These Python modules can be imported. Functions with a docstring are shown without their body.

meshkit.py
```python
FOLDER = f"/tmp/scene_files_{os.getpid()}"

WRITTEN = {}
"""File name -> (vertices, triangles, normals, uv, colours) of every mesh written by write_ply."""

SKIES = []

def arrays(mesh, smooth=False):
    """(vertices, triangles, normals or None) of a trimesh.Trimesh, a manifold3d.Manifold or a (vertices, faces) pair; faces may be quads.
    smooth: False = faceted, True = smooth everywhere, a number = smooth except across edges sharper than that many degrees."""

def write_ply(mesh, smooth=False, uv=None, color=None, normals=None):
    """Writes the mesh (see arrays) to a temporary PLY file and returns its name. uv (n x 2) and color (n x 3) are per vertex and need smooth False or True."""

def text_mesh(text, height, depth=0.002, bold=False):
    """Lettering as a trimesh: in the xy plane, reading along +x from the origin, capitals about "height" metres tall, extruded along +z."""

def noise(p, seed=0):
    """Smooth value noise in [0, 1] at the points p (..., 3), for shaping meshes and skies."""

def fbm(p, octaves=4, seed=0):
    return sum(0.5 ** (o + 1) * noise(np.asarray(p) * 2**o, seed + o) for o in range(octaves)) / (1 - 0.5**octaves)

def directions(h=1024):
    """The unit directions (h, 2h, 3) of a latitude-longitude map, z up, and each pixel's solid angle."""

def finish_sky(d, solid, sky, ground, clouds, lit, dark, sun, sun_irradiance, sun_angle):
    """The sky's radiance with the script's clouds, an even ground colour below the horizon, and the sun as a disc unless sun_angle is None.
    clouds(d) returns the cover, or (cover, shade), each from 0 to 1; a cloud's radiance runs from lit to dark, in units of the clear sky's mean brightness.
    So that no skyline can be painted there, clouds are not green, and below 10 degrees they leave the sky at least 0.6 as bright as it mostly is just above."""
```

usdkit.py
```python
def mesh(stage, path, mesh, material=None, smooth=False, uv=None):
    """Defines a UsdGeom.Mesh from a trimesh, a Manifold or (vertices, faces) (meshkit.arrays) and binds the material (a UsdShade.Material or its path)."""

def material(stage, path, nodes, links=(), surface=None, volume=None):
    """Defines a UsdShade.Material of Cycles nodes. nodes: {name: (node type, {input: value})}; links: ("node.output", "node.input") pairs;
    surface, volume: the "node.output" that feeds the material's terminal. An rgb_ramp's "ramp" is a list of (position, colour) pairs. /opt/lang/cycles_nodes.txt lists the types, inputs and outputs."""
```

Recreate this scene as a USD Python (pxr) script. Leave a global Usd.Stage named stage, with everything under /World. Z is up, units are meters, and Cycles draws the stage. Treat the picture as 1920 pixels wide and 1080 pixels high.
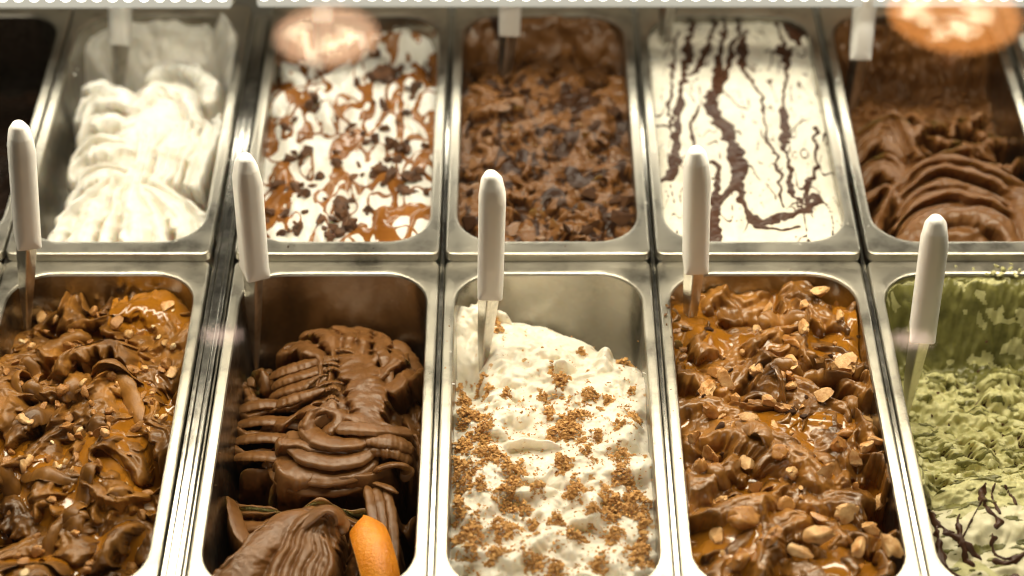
import math, numpy as np, trimesh, manifold3d as m3, usdkit
from scipy.ndimage import gaussian_filter, map_coordinates
from scipy.spatial import cKDTree
from scipy.interpolate import CubicSpline
from pxr import Usd, UsdGeom, UsdLux, UsdShade, Gf, Sdf

stage = Usd.Stage.CreateInMemory()
UsdGeom.SetStageUpAxis(stage, 'Z'); UsdGeom.SetStageMetersPerUnit(stage, 1.0)
UsdGeom.Xform.Define(stage, '/World'); UsdGeom.Scope.Define(stage, '/World/Looks')

# ------------------------------------------------------------------ camera, light, exposure
PITCH, FPX, CAMZ = math.radians(40.8), 3931.0, 1.078
cam = UsdGeom.Camera.Define(stage, '/World/camera')
cam.AddTranslateOp().Set(Gf.Vec3d(0, 0, CAMZ)); cam.AddRotateXOp().Set(90 - math.degrees(PITCH))
cam.CreateHorizontalApertureAttr(36.0); cam.CreateFocalLengthAttr(36.0 * FPX / 1920)
cam.CreateFStopAttr(3.2); cam.CreateFocusDistanceAttr(1.56); cam.CreateExposureAttr(0.34)
cam.CreateClippingRangeAttr((0.05, 1000.0))

def rect_light(name, loc, target, w, h, power, color):
    l = UsdLux.RectLight.Define(stage, '/World/' + name)
    m = Gf.Matrix4d().SetLookAt(Gf.Vec3d(*loc), Gf.Vec3d(*target), Gf.Vec3d(0, 1, 0.01)).GetInverse()
    l.AddTransformOp().Set(m); l.CreateWidthAttr(w); l.CreateHeightAttr(h)
    l.CreateIntensityAttr(power); l.CreateColorAttr(Gf.Vec3f(*color))
    return l
# the counter's ceiling panels (soft, above and a little behind the pans) and an added soft fill from the customer side for the handle fronts
rect_light('counter_ceiling_light', (0.1, 1.25, 1.95), (0, 1.20, 0), 1.5, 0.20, 21.0, (1.0, 0.88, 0.67))
rect_light('case_light', (0.02, 1.31, 0.325), (0.02, 1.04, 0.02), 1.3, 0.05, 24.0, (1.0, 0.88, 0.67))
rect_light('shop_window_light', (-0.7, -1.7, 1.45), (0, 1.2, 0.05), 1.6, 0.8, 4.0, (1.0, 0.89, 0.74))
dome = UsdLux.DomeLight.Define(stage, '/World/room_light')
usdkit.material(stage, '/World/Looks/room_glow', {'b': ('background_shader', {'color': (1.0, 0.88, 0.70), 'strength': 0.015})}, surface='b.Background')
UsdShade.MaterialBindingAPI.Apply(dome.GetPrim()).Bind(UsdShade.Material.Get(stage, '/World/Looks/room_glow'))

def ray(px, py):
    x, y = (px - 960) / FPX, (540 - py) / FPX
    c, s = math.cos(PITCH), math.sin(PITCH)
    return np.array([x, c + y * s, -s + y * c])
def at_z(px, py, z=0.0):
    d = ray(px, py); t = (z - CAMZ) / d[2]; return np.array([0, 0, CAMZ]) + t * d
def at_y(px, py, y):
    d = ray(px, py); return np.array([0, 0, CAMZ]) + y / d[1] * d

# ------------------------------------------------------------------ scene helpers
used = {}
def numbered(path):
    n = used.get(path, -1) + 1; used[path] = n
    return path if n == 0 else f'{path}_{n:03d}'
def tag(o, label=None, cat=None, group=None, kind=None):
    p = o.GetPrim() if hasattr(o, 'GetPrim') else o
    for k, v in (('label', label), ('category', cat), ('group', group), ('kind', kind)):
        if v: p.SetCustomDataByKey(k, v)
    return p
def thing(name, label, cat, loc=(0, 0, 0), group=None):
    x = UsdGeom.Xform.Define(stage, numbered('/World/' + name)); x.AddTranslateOp().Set(Gf.Vec3d(*map(float, loc)))
    tag(x, label, cat, group); return str(x.GetPath())
def obj(name, mesh, mat, parent='/World', smooth=40, **kw):
    m = usdkit.mesh(stage, numbered(f'{parent}/{name}'), mesh, M[mat], smooth=smooth)
    tag(m, **kw); return str(m.GetPath())
def copy(src, loc, label, group=None):
    p = stage.GetPrimAtPath(src); name = src.rpartition('/')[2]
    while name[-1].isdigit() or name[-1] == '_': name = name[:-1]
    x = UsdGeom.Xform.Define(stage, numbered('/World/' + name))
    x.GetPrim().GetReferences().AddInternalReference(src); x.GetPrim().SetInstanceable(True)
    x.GetPrim().GetAttribute('xformOp:translate').Set(Gf.Vec3d(*map(float, loc)))
    tag(x, label, p.GetCustomDataByKey('category'), group or p.GetCustomDataByKey('group'))
    return str(x.GetPath())

# ------------------------------------------------------------------ materials
M = {}
def steel(name, color, rough, streak=(3, 120, 120)):
    M[name] = usdkit.material(stage, '/World/Looks/' + name, {
        'g': ('geometry', {}), 'm': ('mapping', {'scale': streak}), 'n': ('noise_texture', {'scale': 6.0, 'detail': 5.0}),
        's': ('noise_texture', {'scale': 22.0, 'detail': 6.0, 'roughness': 0.65}),
        'r1': ('map_range', {'from_min': 0.3, 'from_max': 0.7, 'to_min': rough * 0.72, 'to_max': rough * 1.40}),
        'c': ('rgb_ramp', {'ramp': [(0.28, tuple(0.91 * x for x in color)), (0.5, color), (0.72, tuple(min(1, 1.04 * x) for x in color))]}),
        'bu': ('bump', {'strength': 0.12, 'distance': 0.0015}),
        'p': ('principled_bsdf', {'metallic': 1.0})},
        [('g.position', 'm.vector'), ('m.vector', 'n.vector'), ('g.position', 's.vector'), ('s.fac', 'r1.value'), ('r1.result', 'p.roughness'),
         ('s.fac', 'c.fac'), ('c.color', 'p.base_color'), ('n.fac', 'bu.height'), ('bu.normal', 'p.normal')], surface='p.BSDF')
steel('pan_steel', (0.48, 0.455, 0.39), 0.36)
steel('basin_steel', (0.34, 0.32, 0.275), 0.22)
steel('rail_steel', (0.60, 0.585, 0.54), 0.20, (120, 3, 120))
steel('blade_steel', (0.62, 0.60, 0.55), 0.32, (60, 60, 4))
def food(name, c1, c2, rough, scale=60, bump=0.2, bdist=0.0012, sss=0.0, spec=0.5, coat=0.0, fine=700, speck=None):
    nodes = {'g': ('geometry', {}), 'n': ('noise_texture', {'scale': float(scale), 'detail': 5.0, 'roughness': 0.6}),
        'c': ('rgb_ramp', {'ramp': [(0.32, c1), (0.68, c2)]}),
        'f': ('noise_texture', {'scale': float(fine), 'detail': 3.0, 'roughness': 0.6}),
        'rr': ('map_range', {'from_min': 0.3, 'from_max': 0.7, 'to_min': rough * 0.8, 'to_max': min(1, rough * 1.25)}),
        'bu': ('bump', {'strength': bump, 'distance': bdist}),
        'p': ('principled_bsdf', {'subsurface_weight': sss, 'subsurface_scale': 0.004, 'subsurface_radius': (1.0, 0.7, 0.45), 'specular_ior_level': spec, 'coat_weight': coat, 'coat_roughness': 0.08})}
    links = [('g.position', 'n.vector'), ('g.position', 'f.vector'), ('n.fac', 'c.fac'), ('f.fac', 'bu.height'), ('n.fac', 'rr.value'),
             ('rr.result', 'p.roughness'), ('bu.normal', 'p.normal')]
    if speck:
        col, sc, thr = speck
        nodes |= {'v': ('noise_texture', {'scale': float(sc), 'detail': 2.0}), 'vr': ('map_range', {'from_min': thr, 'from_max': thr + 0.06, 'clamp': True}),
                  'mx': ('mix_color', {'b': col})}
        links += [('g.position', 'v.vector'), ('v.fac', 'vr.value'), ('vr.result', 'mx.fac'), ('c.color', 'mx.a'), ('mx.result', 'p.base_color')]
    else:
        links += [('c.color', 'p.base_color')]
    M[name] = usdkit.material(stage, '/World/Looks/' + name, nodes, links, surface='p.BSDF')
food('milk_chocolate', (0.126, 0.052, 0.013), (0.180, 0.077, 0.020), 0.38, sss=0.1)
food('milk_chocolate_light', (0.115, 0.046, 0.010), (0.175, 0.074, 0.019), 0.34, sss=0.1)
food('dark_chocolate', (0.075, 0.032, 0.013), (0.12, 0.055, 0.022), 0.35)
food('black_chocolate', (0.008, 0.004, 0.002), (0.02, 0.009, 0.004), 0.7, spec=0.12)
food('chocolate_sauce', (0.042, 0.014, 0.005), (0.060, 0.022, 0.008), 0.38, spec=0.35)
food('gloss_chocolate', (0.025, 0.009, 0.003), (0.042, 0.016, 0.005), 0.36, spec=0.35)
food('chocolate_chunk', (0.03, 0.012, 0.005), (0.070, 0.030, 0.011), 0.6, bump=0.4, spec=0.15)
food('caramel_chocolate', (0.075, 0.030, 0.007), (0.34, 0.145, 0.022), 0.30, scale=22, coat=0.3)
food('caramel_chocolate_dark', (0.068, 0.028, 0.007), (0.32, 0.137, 0.021), 0.36, scale=22, coat=0.05, spec=0.4)
food('caramel', (0.22, 0.082, 0.006), (0.33, 0.132, 0.012), 0.12, scale=30, bump=0.05, fine=180)
food('light_caramel', (0.15, 0.052, 0.008), (0.27, 0.108, 0.024), 0.16, scale=30, bump=0.05, fine=180)
food('walnut', (0.40, 0.16, 0.028), (0.74, 0.49, 0.23), 0.36, scale=110, bump=0.5)
food('caramel_nut', (0.25, 0.088, 0.010), (0.50, 0.25, 0.075), 0.18, scale=110, bump=0.3)
food('praline', (0.24, 0.090, 0.014), (0.42, 0.20, 0.055), 0.42, scale=130, bump=0.5)
food('pale_nut', (0.62, 0.42, 0.20), (0.78, 0.62, 0.38), 0.5, scale=160, bump=0.3)
food('cookie', (0.33, 0.150, 0.034), (0.66, 0.38, 0.13), 0.75, scale=220, bump=0.5)
food('brownie', (0.03, 0.011, 0.003), (0.13, 0.050, 0.014), 0.6, scale=120, bump=0.6)
food('cream_white', (0.74, 0.71, 0.645), (0.79, 0.765, 0.71), 0.45, sss=0.3)
food('crumb_cream', (0.70, 0.645, 0.535), (0.76, 0.715, 0.625), 0.42, sss=0.25, speck=((0.50, 0.30, 0.12), 150, 0.66))
food('stracciatella_cream', (0.68, 0.645, 0.545), (0.73, 0.70, 0.61), 0.5, sss=0.15)
food('pistachio', (0.35, 0.335, 0.125), (0.54, 0.515, 0.27), 0.55, scale=90, sss=0.1, bump=0.4)
food('pistachio_film', (0.070, 0.068, 0.014), (0.20, 0.19, 0.055), 0.32, scale=45, bump=0.3)  # thin smear on the far wall, its olive darkened to carry the shade there
food('pistachio_cream', (0.54, 0.50, 0.31), (0.63, 0.595, 0.41), 0.42, sss=0.1)
food('handle_plastic', (0.91, 0.90, 0.875), (0.93, 0.925, 0.905), 0.38, scale=25, bump=0.03)
food('orange_peel', (0.62, 0.19, 0.007), (0.74, 0.27, 0.012), 0.38, scale=50, bump=0.6, bdist=0.0015, fine=420, sss=0.1)
food('orange_pith', (0.85, 0.60, 0.28), (0.9, 0.7, 0.4), 0.5)
food('white_paint', (0.72, 0.71, 0.66), (0.78, 0.77, 0.72), 0.35)
food('dark_metal', (0.05, 0.045, 0.04), (0.08, 0.075, 0.065), 0.4)
food('counter_white', (0.62, 0.60, 0.54), (0.68, 0.66, 0.60), 0.4)
def emit(name, color, s):
    M[name] = usdkit.material(stage, '/World/Looks/' + name, {'e': ('emission', {'color': color, 'strength': float(s)})}, surface='e.emission')
emit('led_glow', (1.0, 0.97, 0.86), 9.0)
emit('led_diffuser_glow', (1.0, 0.93, 0.76), 0.50)
emit('bulb_glow', (1.0, 0.80, 0.50), 30.0)
emit('copper_inner_glow', (1.0, 0.36, 0.085), 6.0)
emit('pale_inner_glow', (1.0, 0.60, 0.36), 6.5)
emit('spot_glow', (1.0, 0.70, 0.55), 7.0)
M['copper'] = usdkit.material(stage, '/World/Looks/copper', {'p': ('principled_bsdf', {'base_color': (0.75, 0.33, 0.15), 'metallic': 1.0, 'roughness': 0.3})}, surface='p.BSDF')
M['glass'] = usdkit.material(stage, '/World/Looks/glass', {'f': ('fresnel', {'IOR': 1.5}), 't': ('transparent_bsdf', {'color': (0.99, 1.0, 0.985)}),
    'g': ('glossy_bsdf', {'color': (1, 1, 1), 'roughness': 0.012}), 'm': ('mix_closure', {})},
    [('f.fac', 'm.fac'), ('t.BSDF', 'm.closure1'), ('g.BSDF', 'm.closure2')], surface='m.closure')

# ------------------------------------------------------------------ layout of the pans
OW, OL = 0.1632, 0.3600                     # a pan's outer size
IW, IL, IR = 0.1460, 0.3260, 0.034          # its opening and the radius of the opening's corners
DEPTH = 0.125
COLS = {'F': -0.4872, 'A': -0.3226, 'B': -0.1397, 'C': 0.0286, 'D': 0.1968, 'E': 0.3650, 'G': 0.5333}
ZB = 0.008
Y_FRONT = (at_z(960, 513)[1] + at_z(960, 1100)[1]) / 2
Y_BACK = (at_z(960, 30, ZB)[1] + at_z(960, 448, ZB)[1]) / 2
def pan_loc(col, row): return np.array([COLS[col], Y_FRONT if row == 'front' else Y_BACK, 0.0 if row == 'front' else ZB])

def rrect(w, l, r, n=9):
    out = []
    for cx, cy, a0 in ((1, 1, 0), (-1, 1, 90), (-1, -1, 180), (1, -1, 270)):
        for k in range(n + 1):
            a = math.radians(a0 + 90 * k / n)
            out.append((cx * (w / 2 - r) + r * math.cos(a), cy * (l / 2 - r) + r * math.sin(a)))
    return np.array(out)
def loft(rings):
    n = len(rings[0]); v = np.vstack(rings); f = []
    for i in range(len(rings) - 1):
        a = i * n + np.arange(n); b = i * n + (np.arange(n) + 1) % n
        f += [np.stack([a, b, b + n], 1), np.stack([a, b + n, a + n], 1)]
    return v, np.vstack(f)
def ring(w, l, r, z): p = rrect(w, l, r); return np.column_stack([p, np.full(len(p), z)])
def make_pan(name, label, loc, group):
    t = thing(name, label, 'pan', loc, group)
    rings = [ring(OW - 0.002, OL - 0.002, 0.006, -0.0085), ring(OW, OL, 0.007, -0.0075), ring(OW, OL, 0.007, -0.0020), ring(OW - 0.0012, OL - 0.0012, 0.0065, -0.0006), ring(OW - 0.003, OL - 0.003, 0.006, 0.0)]
    for k in range(1, 6):
        f = k / 6; rings.append(ring(OW - 0.003 + f * (IW + 0.006 - OW + 0.003), OL - 0.003 + f * (IL + 0.006 - OL + 0.003), 0.006 + f * (IR + 0.003 - 0.006), 0.0))
    rings += [ring(IW + 0.005, IL + 0.005, IR + 0.0025, 0.0), ring(IW + 0.0018, IL + 0.0018, IR + 0.0009, -0.0006), ring(IW, IL, IR, -0.0024)]
    v, f = loft(rings); obj('rim', (v, f[:, ::-1]), 'pan_steel', t, smooth=30)
    rings = [ring(IW, IL, IR, -0.0024)] + [ring(IW - 0.010 * d, IL - 0.010 * d, IR, -0.0024 - (DEPTH - 0.02) * d) for d in (0.25, 0.5, 0.75, 1)]
    rings += [ring(IW - 0.016, IL - 0.016, IR - 0.002, -DEPTH + 0.012), ring(IW - 0.03, IL - 0.03, IR - 0.006, -DEPTH + 0.003), ring(IW - 0.05, IL - 0.05, IR - 0.014, -DEPTH)]
    v, f = loft(rings); n = len(rings[0]); c = len(v)
    cap = np.array([[c - n + i, c - n + (i + 1) % n, c] for i in range(n)])
    v = np.vstack([v, [[0, 0, -DEPTH]]]); f = np.vstack([f, cap])
    obj('basin', (v, f[:, ::-1]), 'basin_steel', t, smooth=50)
    return t

LABELS = {
 ('F', 'back'): 'steel pan at the top left corner of the photo holding nearly black chocolate gelato',
 ('A', 'back'): 'steel pan holding the plain white whipped swirls, left of the wide rail',
 ('B', 'back'): 'steel pan holding white gelato with caramel veins and brownie lumps',
 ('C', 'back'): 'steel pan holding brown gelato with chocolate shards, middle of the back row',
 ('D', 'back'): 'steel pan holding white gelato with dark chocolate veins',
 ('E', 'back'): 'steel pan of scooped chocolate swirls in the back row on the right',
 ('G', 'back'): 'steel pan cut off by the right edge of the photo in the back row',
 ('A', 'front'): 'steel pan of caramel and nut chocolate gelato left of the wide rail',
 ('B', 'front'): 'steel pan of ridged chocolate gelato with the orange peel in it',
 ('C', 'front'): 'steel pan of white gelato under brown cookie crumbs',
 ('D', 'front'): 'steel pan of caramel chocolate gelato with big walnuts and a smeared left rim',
 ('E', 'front'): 'steel pan of green pistachio gelato with green crumbs on its rim',
 ('F', 'front'): 'steel pan of which only a rim corner shows at the left edge of the photo'}
first_pan = None
for (col, row), lab in LABELS.items():
    if first_pan is None: first_pan = make_pan('gelato_pan', lab, pan_loc(col, row), 'steel pans set in the gelato display')
    else: copy(first_pan, pan_loc(col, row), lab)

# ------------------------------------------------------------------ the display case
def box(x0, x1, y0, y1, z0, z1):
    b = trimesh.creation.box([x1 - x0, y1 - y0, z1 - z0]); b.apply_translation([(x0 + x1) / 2, (y0 + y1) / 2, (z0 + z1) / 2]); return b
def rbox(x0, x1, y0, y1, z0, z1, r=0.001, seg=8):
    s = m3.Manifold.sphere(r, seg)
    return m3.Manifold.batch_hull([s.translate((x, y, z)) for x in (x0 + r, x1 - r) for y in (y0 + r, y1 - r) for z in (z0 + r, z1 - r)])
y_near, y_mid, y_far = Y_FRONT - OL / 2, (Y_FRONT + Y_BACK) / 2, Y_BACK + OL / 2
XL, XR = -0.585, 0.635
case = thing('display_case', 'white gelato display case carrying the steel pans', 'display case', (0, y_mid, -0.16))
def cbox(name, mat, x0, x1, y0, y1, z0, z1, r=0.001):
    m = rbox(x0, x1, y0 - y_mid, y1 - y_mid, z0 + 0.16, z1 + 0.16, r); return obj(name, m, mat, case)
cbox('base', 'counter_white', XL, XR, y_near - 0.02, y_far + 0.05, -0.18, -0.16)
cbox('front_panel', 'counter_white', XL, XR, y_near - 0.022, y_near - 0.006, -0.1595, -0.012)
cbox('rear_panel', 'counter_white', XL, XR, y_far + 0.034, y_far + 0.05, -0.1595, 0.06)
seams = [(COLS[a] + COLS[b]) / 2 for a, b in (('B', 'C'), ('C', 'D'), ('D', 'E'), ('E', 'G'), ('F', 'A'))]
for s in seams:
    cbox('support_bar', 'rail_steel', s - 0.0018, s + 0.0018, y_near, y_far, -0.030, -0.0022, 0.0008)
cbox('cross_bar', 'rail_steel', XL, XR, y_mid - 0.004, y_mid + 0.004, -0.0455, -0.0305)
rail = thing('module_rail', 'wide grooved steel rail running between the first and second pan columns', 'rail', (-0.2325, y_mid, -0.02))
xa, xb = COLS['A'] + OW / 2 + 0.001 + 0.2325, COLS['B'] - OW / 2 - 0.001 + 0.2325
for k, (f0, f1, h) in enumerate(((0.04, 0.24, 0.0170), (0.28, 0.60, 0.0180), (0.63, 0.82, 0.0192), (0.86, 0.97, 0.0165))):
    obj('rail_strip', rbox(xa + f0 * (xb - xa), xa + f1 * (xb - xa), y_near - y_mid, y_far - y_mid, 0.0, h, 0.0009), 'rail_steel', rail)
obj('rail_base', rbox(xa - 0.001, xb + 0.001, y_near - y_mid, y_far - y_mid, -0.012, -0.001), 'dark_metal', rail)

# LED bars along the far edge of the back row, one per cabinet module
def led_bar(x0, x1, label, z, py):
    p = at_z(960, py, z); y = p[1]
    t = thing('led_light_bar', label, 'light bar', (x0, y, z), 'light bars along the back of the display')
    L = x1 - x0
    obj('housing', rbox(0, L, 0.004, 0.030, 0.006, 0.022), 'white_paint', t)
    obj('diffuser', rbox(0, L, 0.002, 0.028, -0.006, 0.0055, 0.002), 'led_diffuser_glow', t)
    for x_ in (0.004, L - 0.004): obj('bracket', rbox(x_ - 0.003, x_ + 0.003, 0.0305, y_far + 0.0335 - y, -0.020, 0.016), 'rail_steel', t)
    n = int(L / 0.0132)
    for k in range(n):
        s = trimesh.creation.icosphere(1, 0.0042); s.apply_scale([1, 0.6, 1]); s.apply_translation([(k + 0.5) * L / n, 0.0025, 0.0062]); obj('led', s, 'led_glow', t, smooth=True)
    l = UsdLux.RectLight.Define(stage, t + '/glow_light')
    l.AddTransformOp().Set(Gf.Matrix4d().SetLookAt(Gf.Vec3d(L / 2, -0.004, -0.010), Gf.Vec3d(L / 2, -0.6, -0.34), Gf.Vec3d(0, 0, 1)).GetInverse())
    l.CreateWidthAttr(L); l.CreateHeightAttr(0.012); l.CreateIntensityAttr(13.0); l.CreateColorAttr(Gf.Vec3f(1.0, 0.92, 0.76))
led_bar(XL, -0.2445, 'white light bar above the left module with a blurred bright lower edge', 0.075, 8)
led_bar(-0.222, XR, 'long white light bar with a row of round lit diodes above the right module', 0.075, 6)

# glass top of the case and the pendant lamps and added discs that mirror in it
ZG = 0.34
glass = rbox(XL, XR, y_near - 0.36, y_far + 0.05, ZG, ZG + 0.006)
gt = obj('glass_top', trimesh.Trimesh(np.array([[XL, y_near - 0.40, ZG], [XR, y_near - 0.40, ZG], [XR, y_far + 0.05, ZG], [XL, y_far + 0.05, ZG]]), [[0, 1, 2], [0, 2, 3]]), 'glass', smooth=False,
         label='clear glass top over the pans mirroring two orange pendant lamps', cat='glass')
def mirrored(px, py, dist):
    d = ray(px, py); d = d / np.linalg.norm(d); d[2] = -d[2]
    return np.array([0, 0, 2 * ZG - CAMZ]) + d * dist
def lathe(prof, n=48):
    a = np.linspace(0, 2 * np.pi, n, endpoint=False)
    rings = [np.column_stack([r * np.cos(a), r * np.sin(a), np.full(n, z)]) for r, z in prof]
    return loft(rings)
def pendant(px, py, dist, R, label, lining='copper_inner_glow'):
    p = mirrored(px, py, dist)
    t = thing('pendant_lamp', label, 'lamp', p, 'pendant lamps mirrored in the glass top')
    obj('shade', lathe([(R, 0), (R * 1.01, 0.004), (R * 0.96, R * 0.35), (R * 0.72, R * 0.75), (R * 0.25, R * 0.95), (0.02, R * 1.0), (0.012, R * 1.3)]), 'copper', t)
    obj('shade_lining', lathe([(R * 0.985, 0.002), (R * 0.945, R * 0.34), (R * 0.70, R * 0.73), (R * 0.24, R * 0.93), (0.001, R * 0.95)]), lining, t)
    rng = np.random.default_rng(5)
    for k in range(26):
        a, r = rng.uniform(0, 6.28), R * 0.62 * math.sqrt(rng.uniform(0.02, 1))
        b = trimesh.creation.capsule(R * rng.uniform(0.12, 0.26), R * 0.011, count=[6, 6]); b.apply_transform(trimesh.transformations.euler_matrix(1.57, 0, rng.uniform(-0.9, 0.1) + 2.1))
        b.apply_translation([r * math.cos(a) - 0.1 * R, r * math.sin(a) * 0.9, R * 0.05]); obj('filament', b, 'bulb_glow', t, smooth=True)
    c = trimesh.creation.cylinder(0.004, 1.2, sections=8); c.apply_translation([0, 0, R * 1.3 + 0.6]); obj('cord', c, 'dark_metal', t)
pendant(612, 66, 3.0, 0.0725, 'copper pendant lamp mirrored left over the caramel veined gelato', 'pale_inner_glow')
pendant(1790, 28, 3.0, 0.092, 'copper pendant lamp mirrored at the top right corner')
def spot(px, py, label):  # unseen glowing disc, added and tilted to make a small flat reflection
    p = mirrored(px, py, 3.0); t = thing('disc_lamp', label, 'lamp', p, 'small glowing discs added for spots mirrored in the glass top')
    d = trimesh.creation.cylinder(0.026, 0.008, sections=32); tilt = trimesh.transformations.rotation_matrix(math.radians(30), [1, 0, 0]); d.apply_transform(tilt)
    obj('lit_face', d, 'spot_glow', t)
    e = trimesh.creation.cylinder(0.027, 0.02, sections=32); e.apply_translation([0, 0, 0.0145]); e.apply_transform(tilt); obj('body', e, 'white_paint', t)
spot(416, 628, 'small added glowing disc mirrored over the rail left of the front chocolate pan')
spot(1710, 636, 'small added glowing disc mirrored below the handle of the pistachio spatula')

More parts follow.
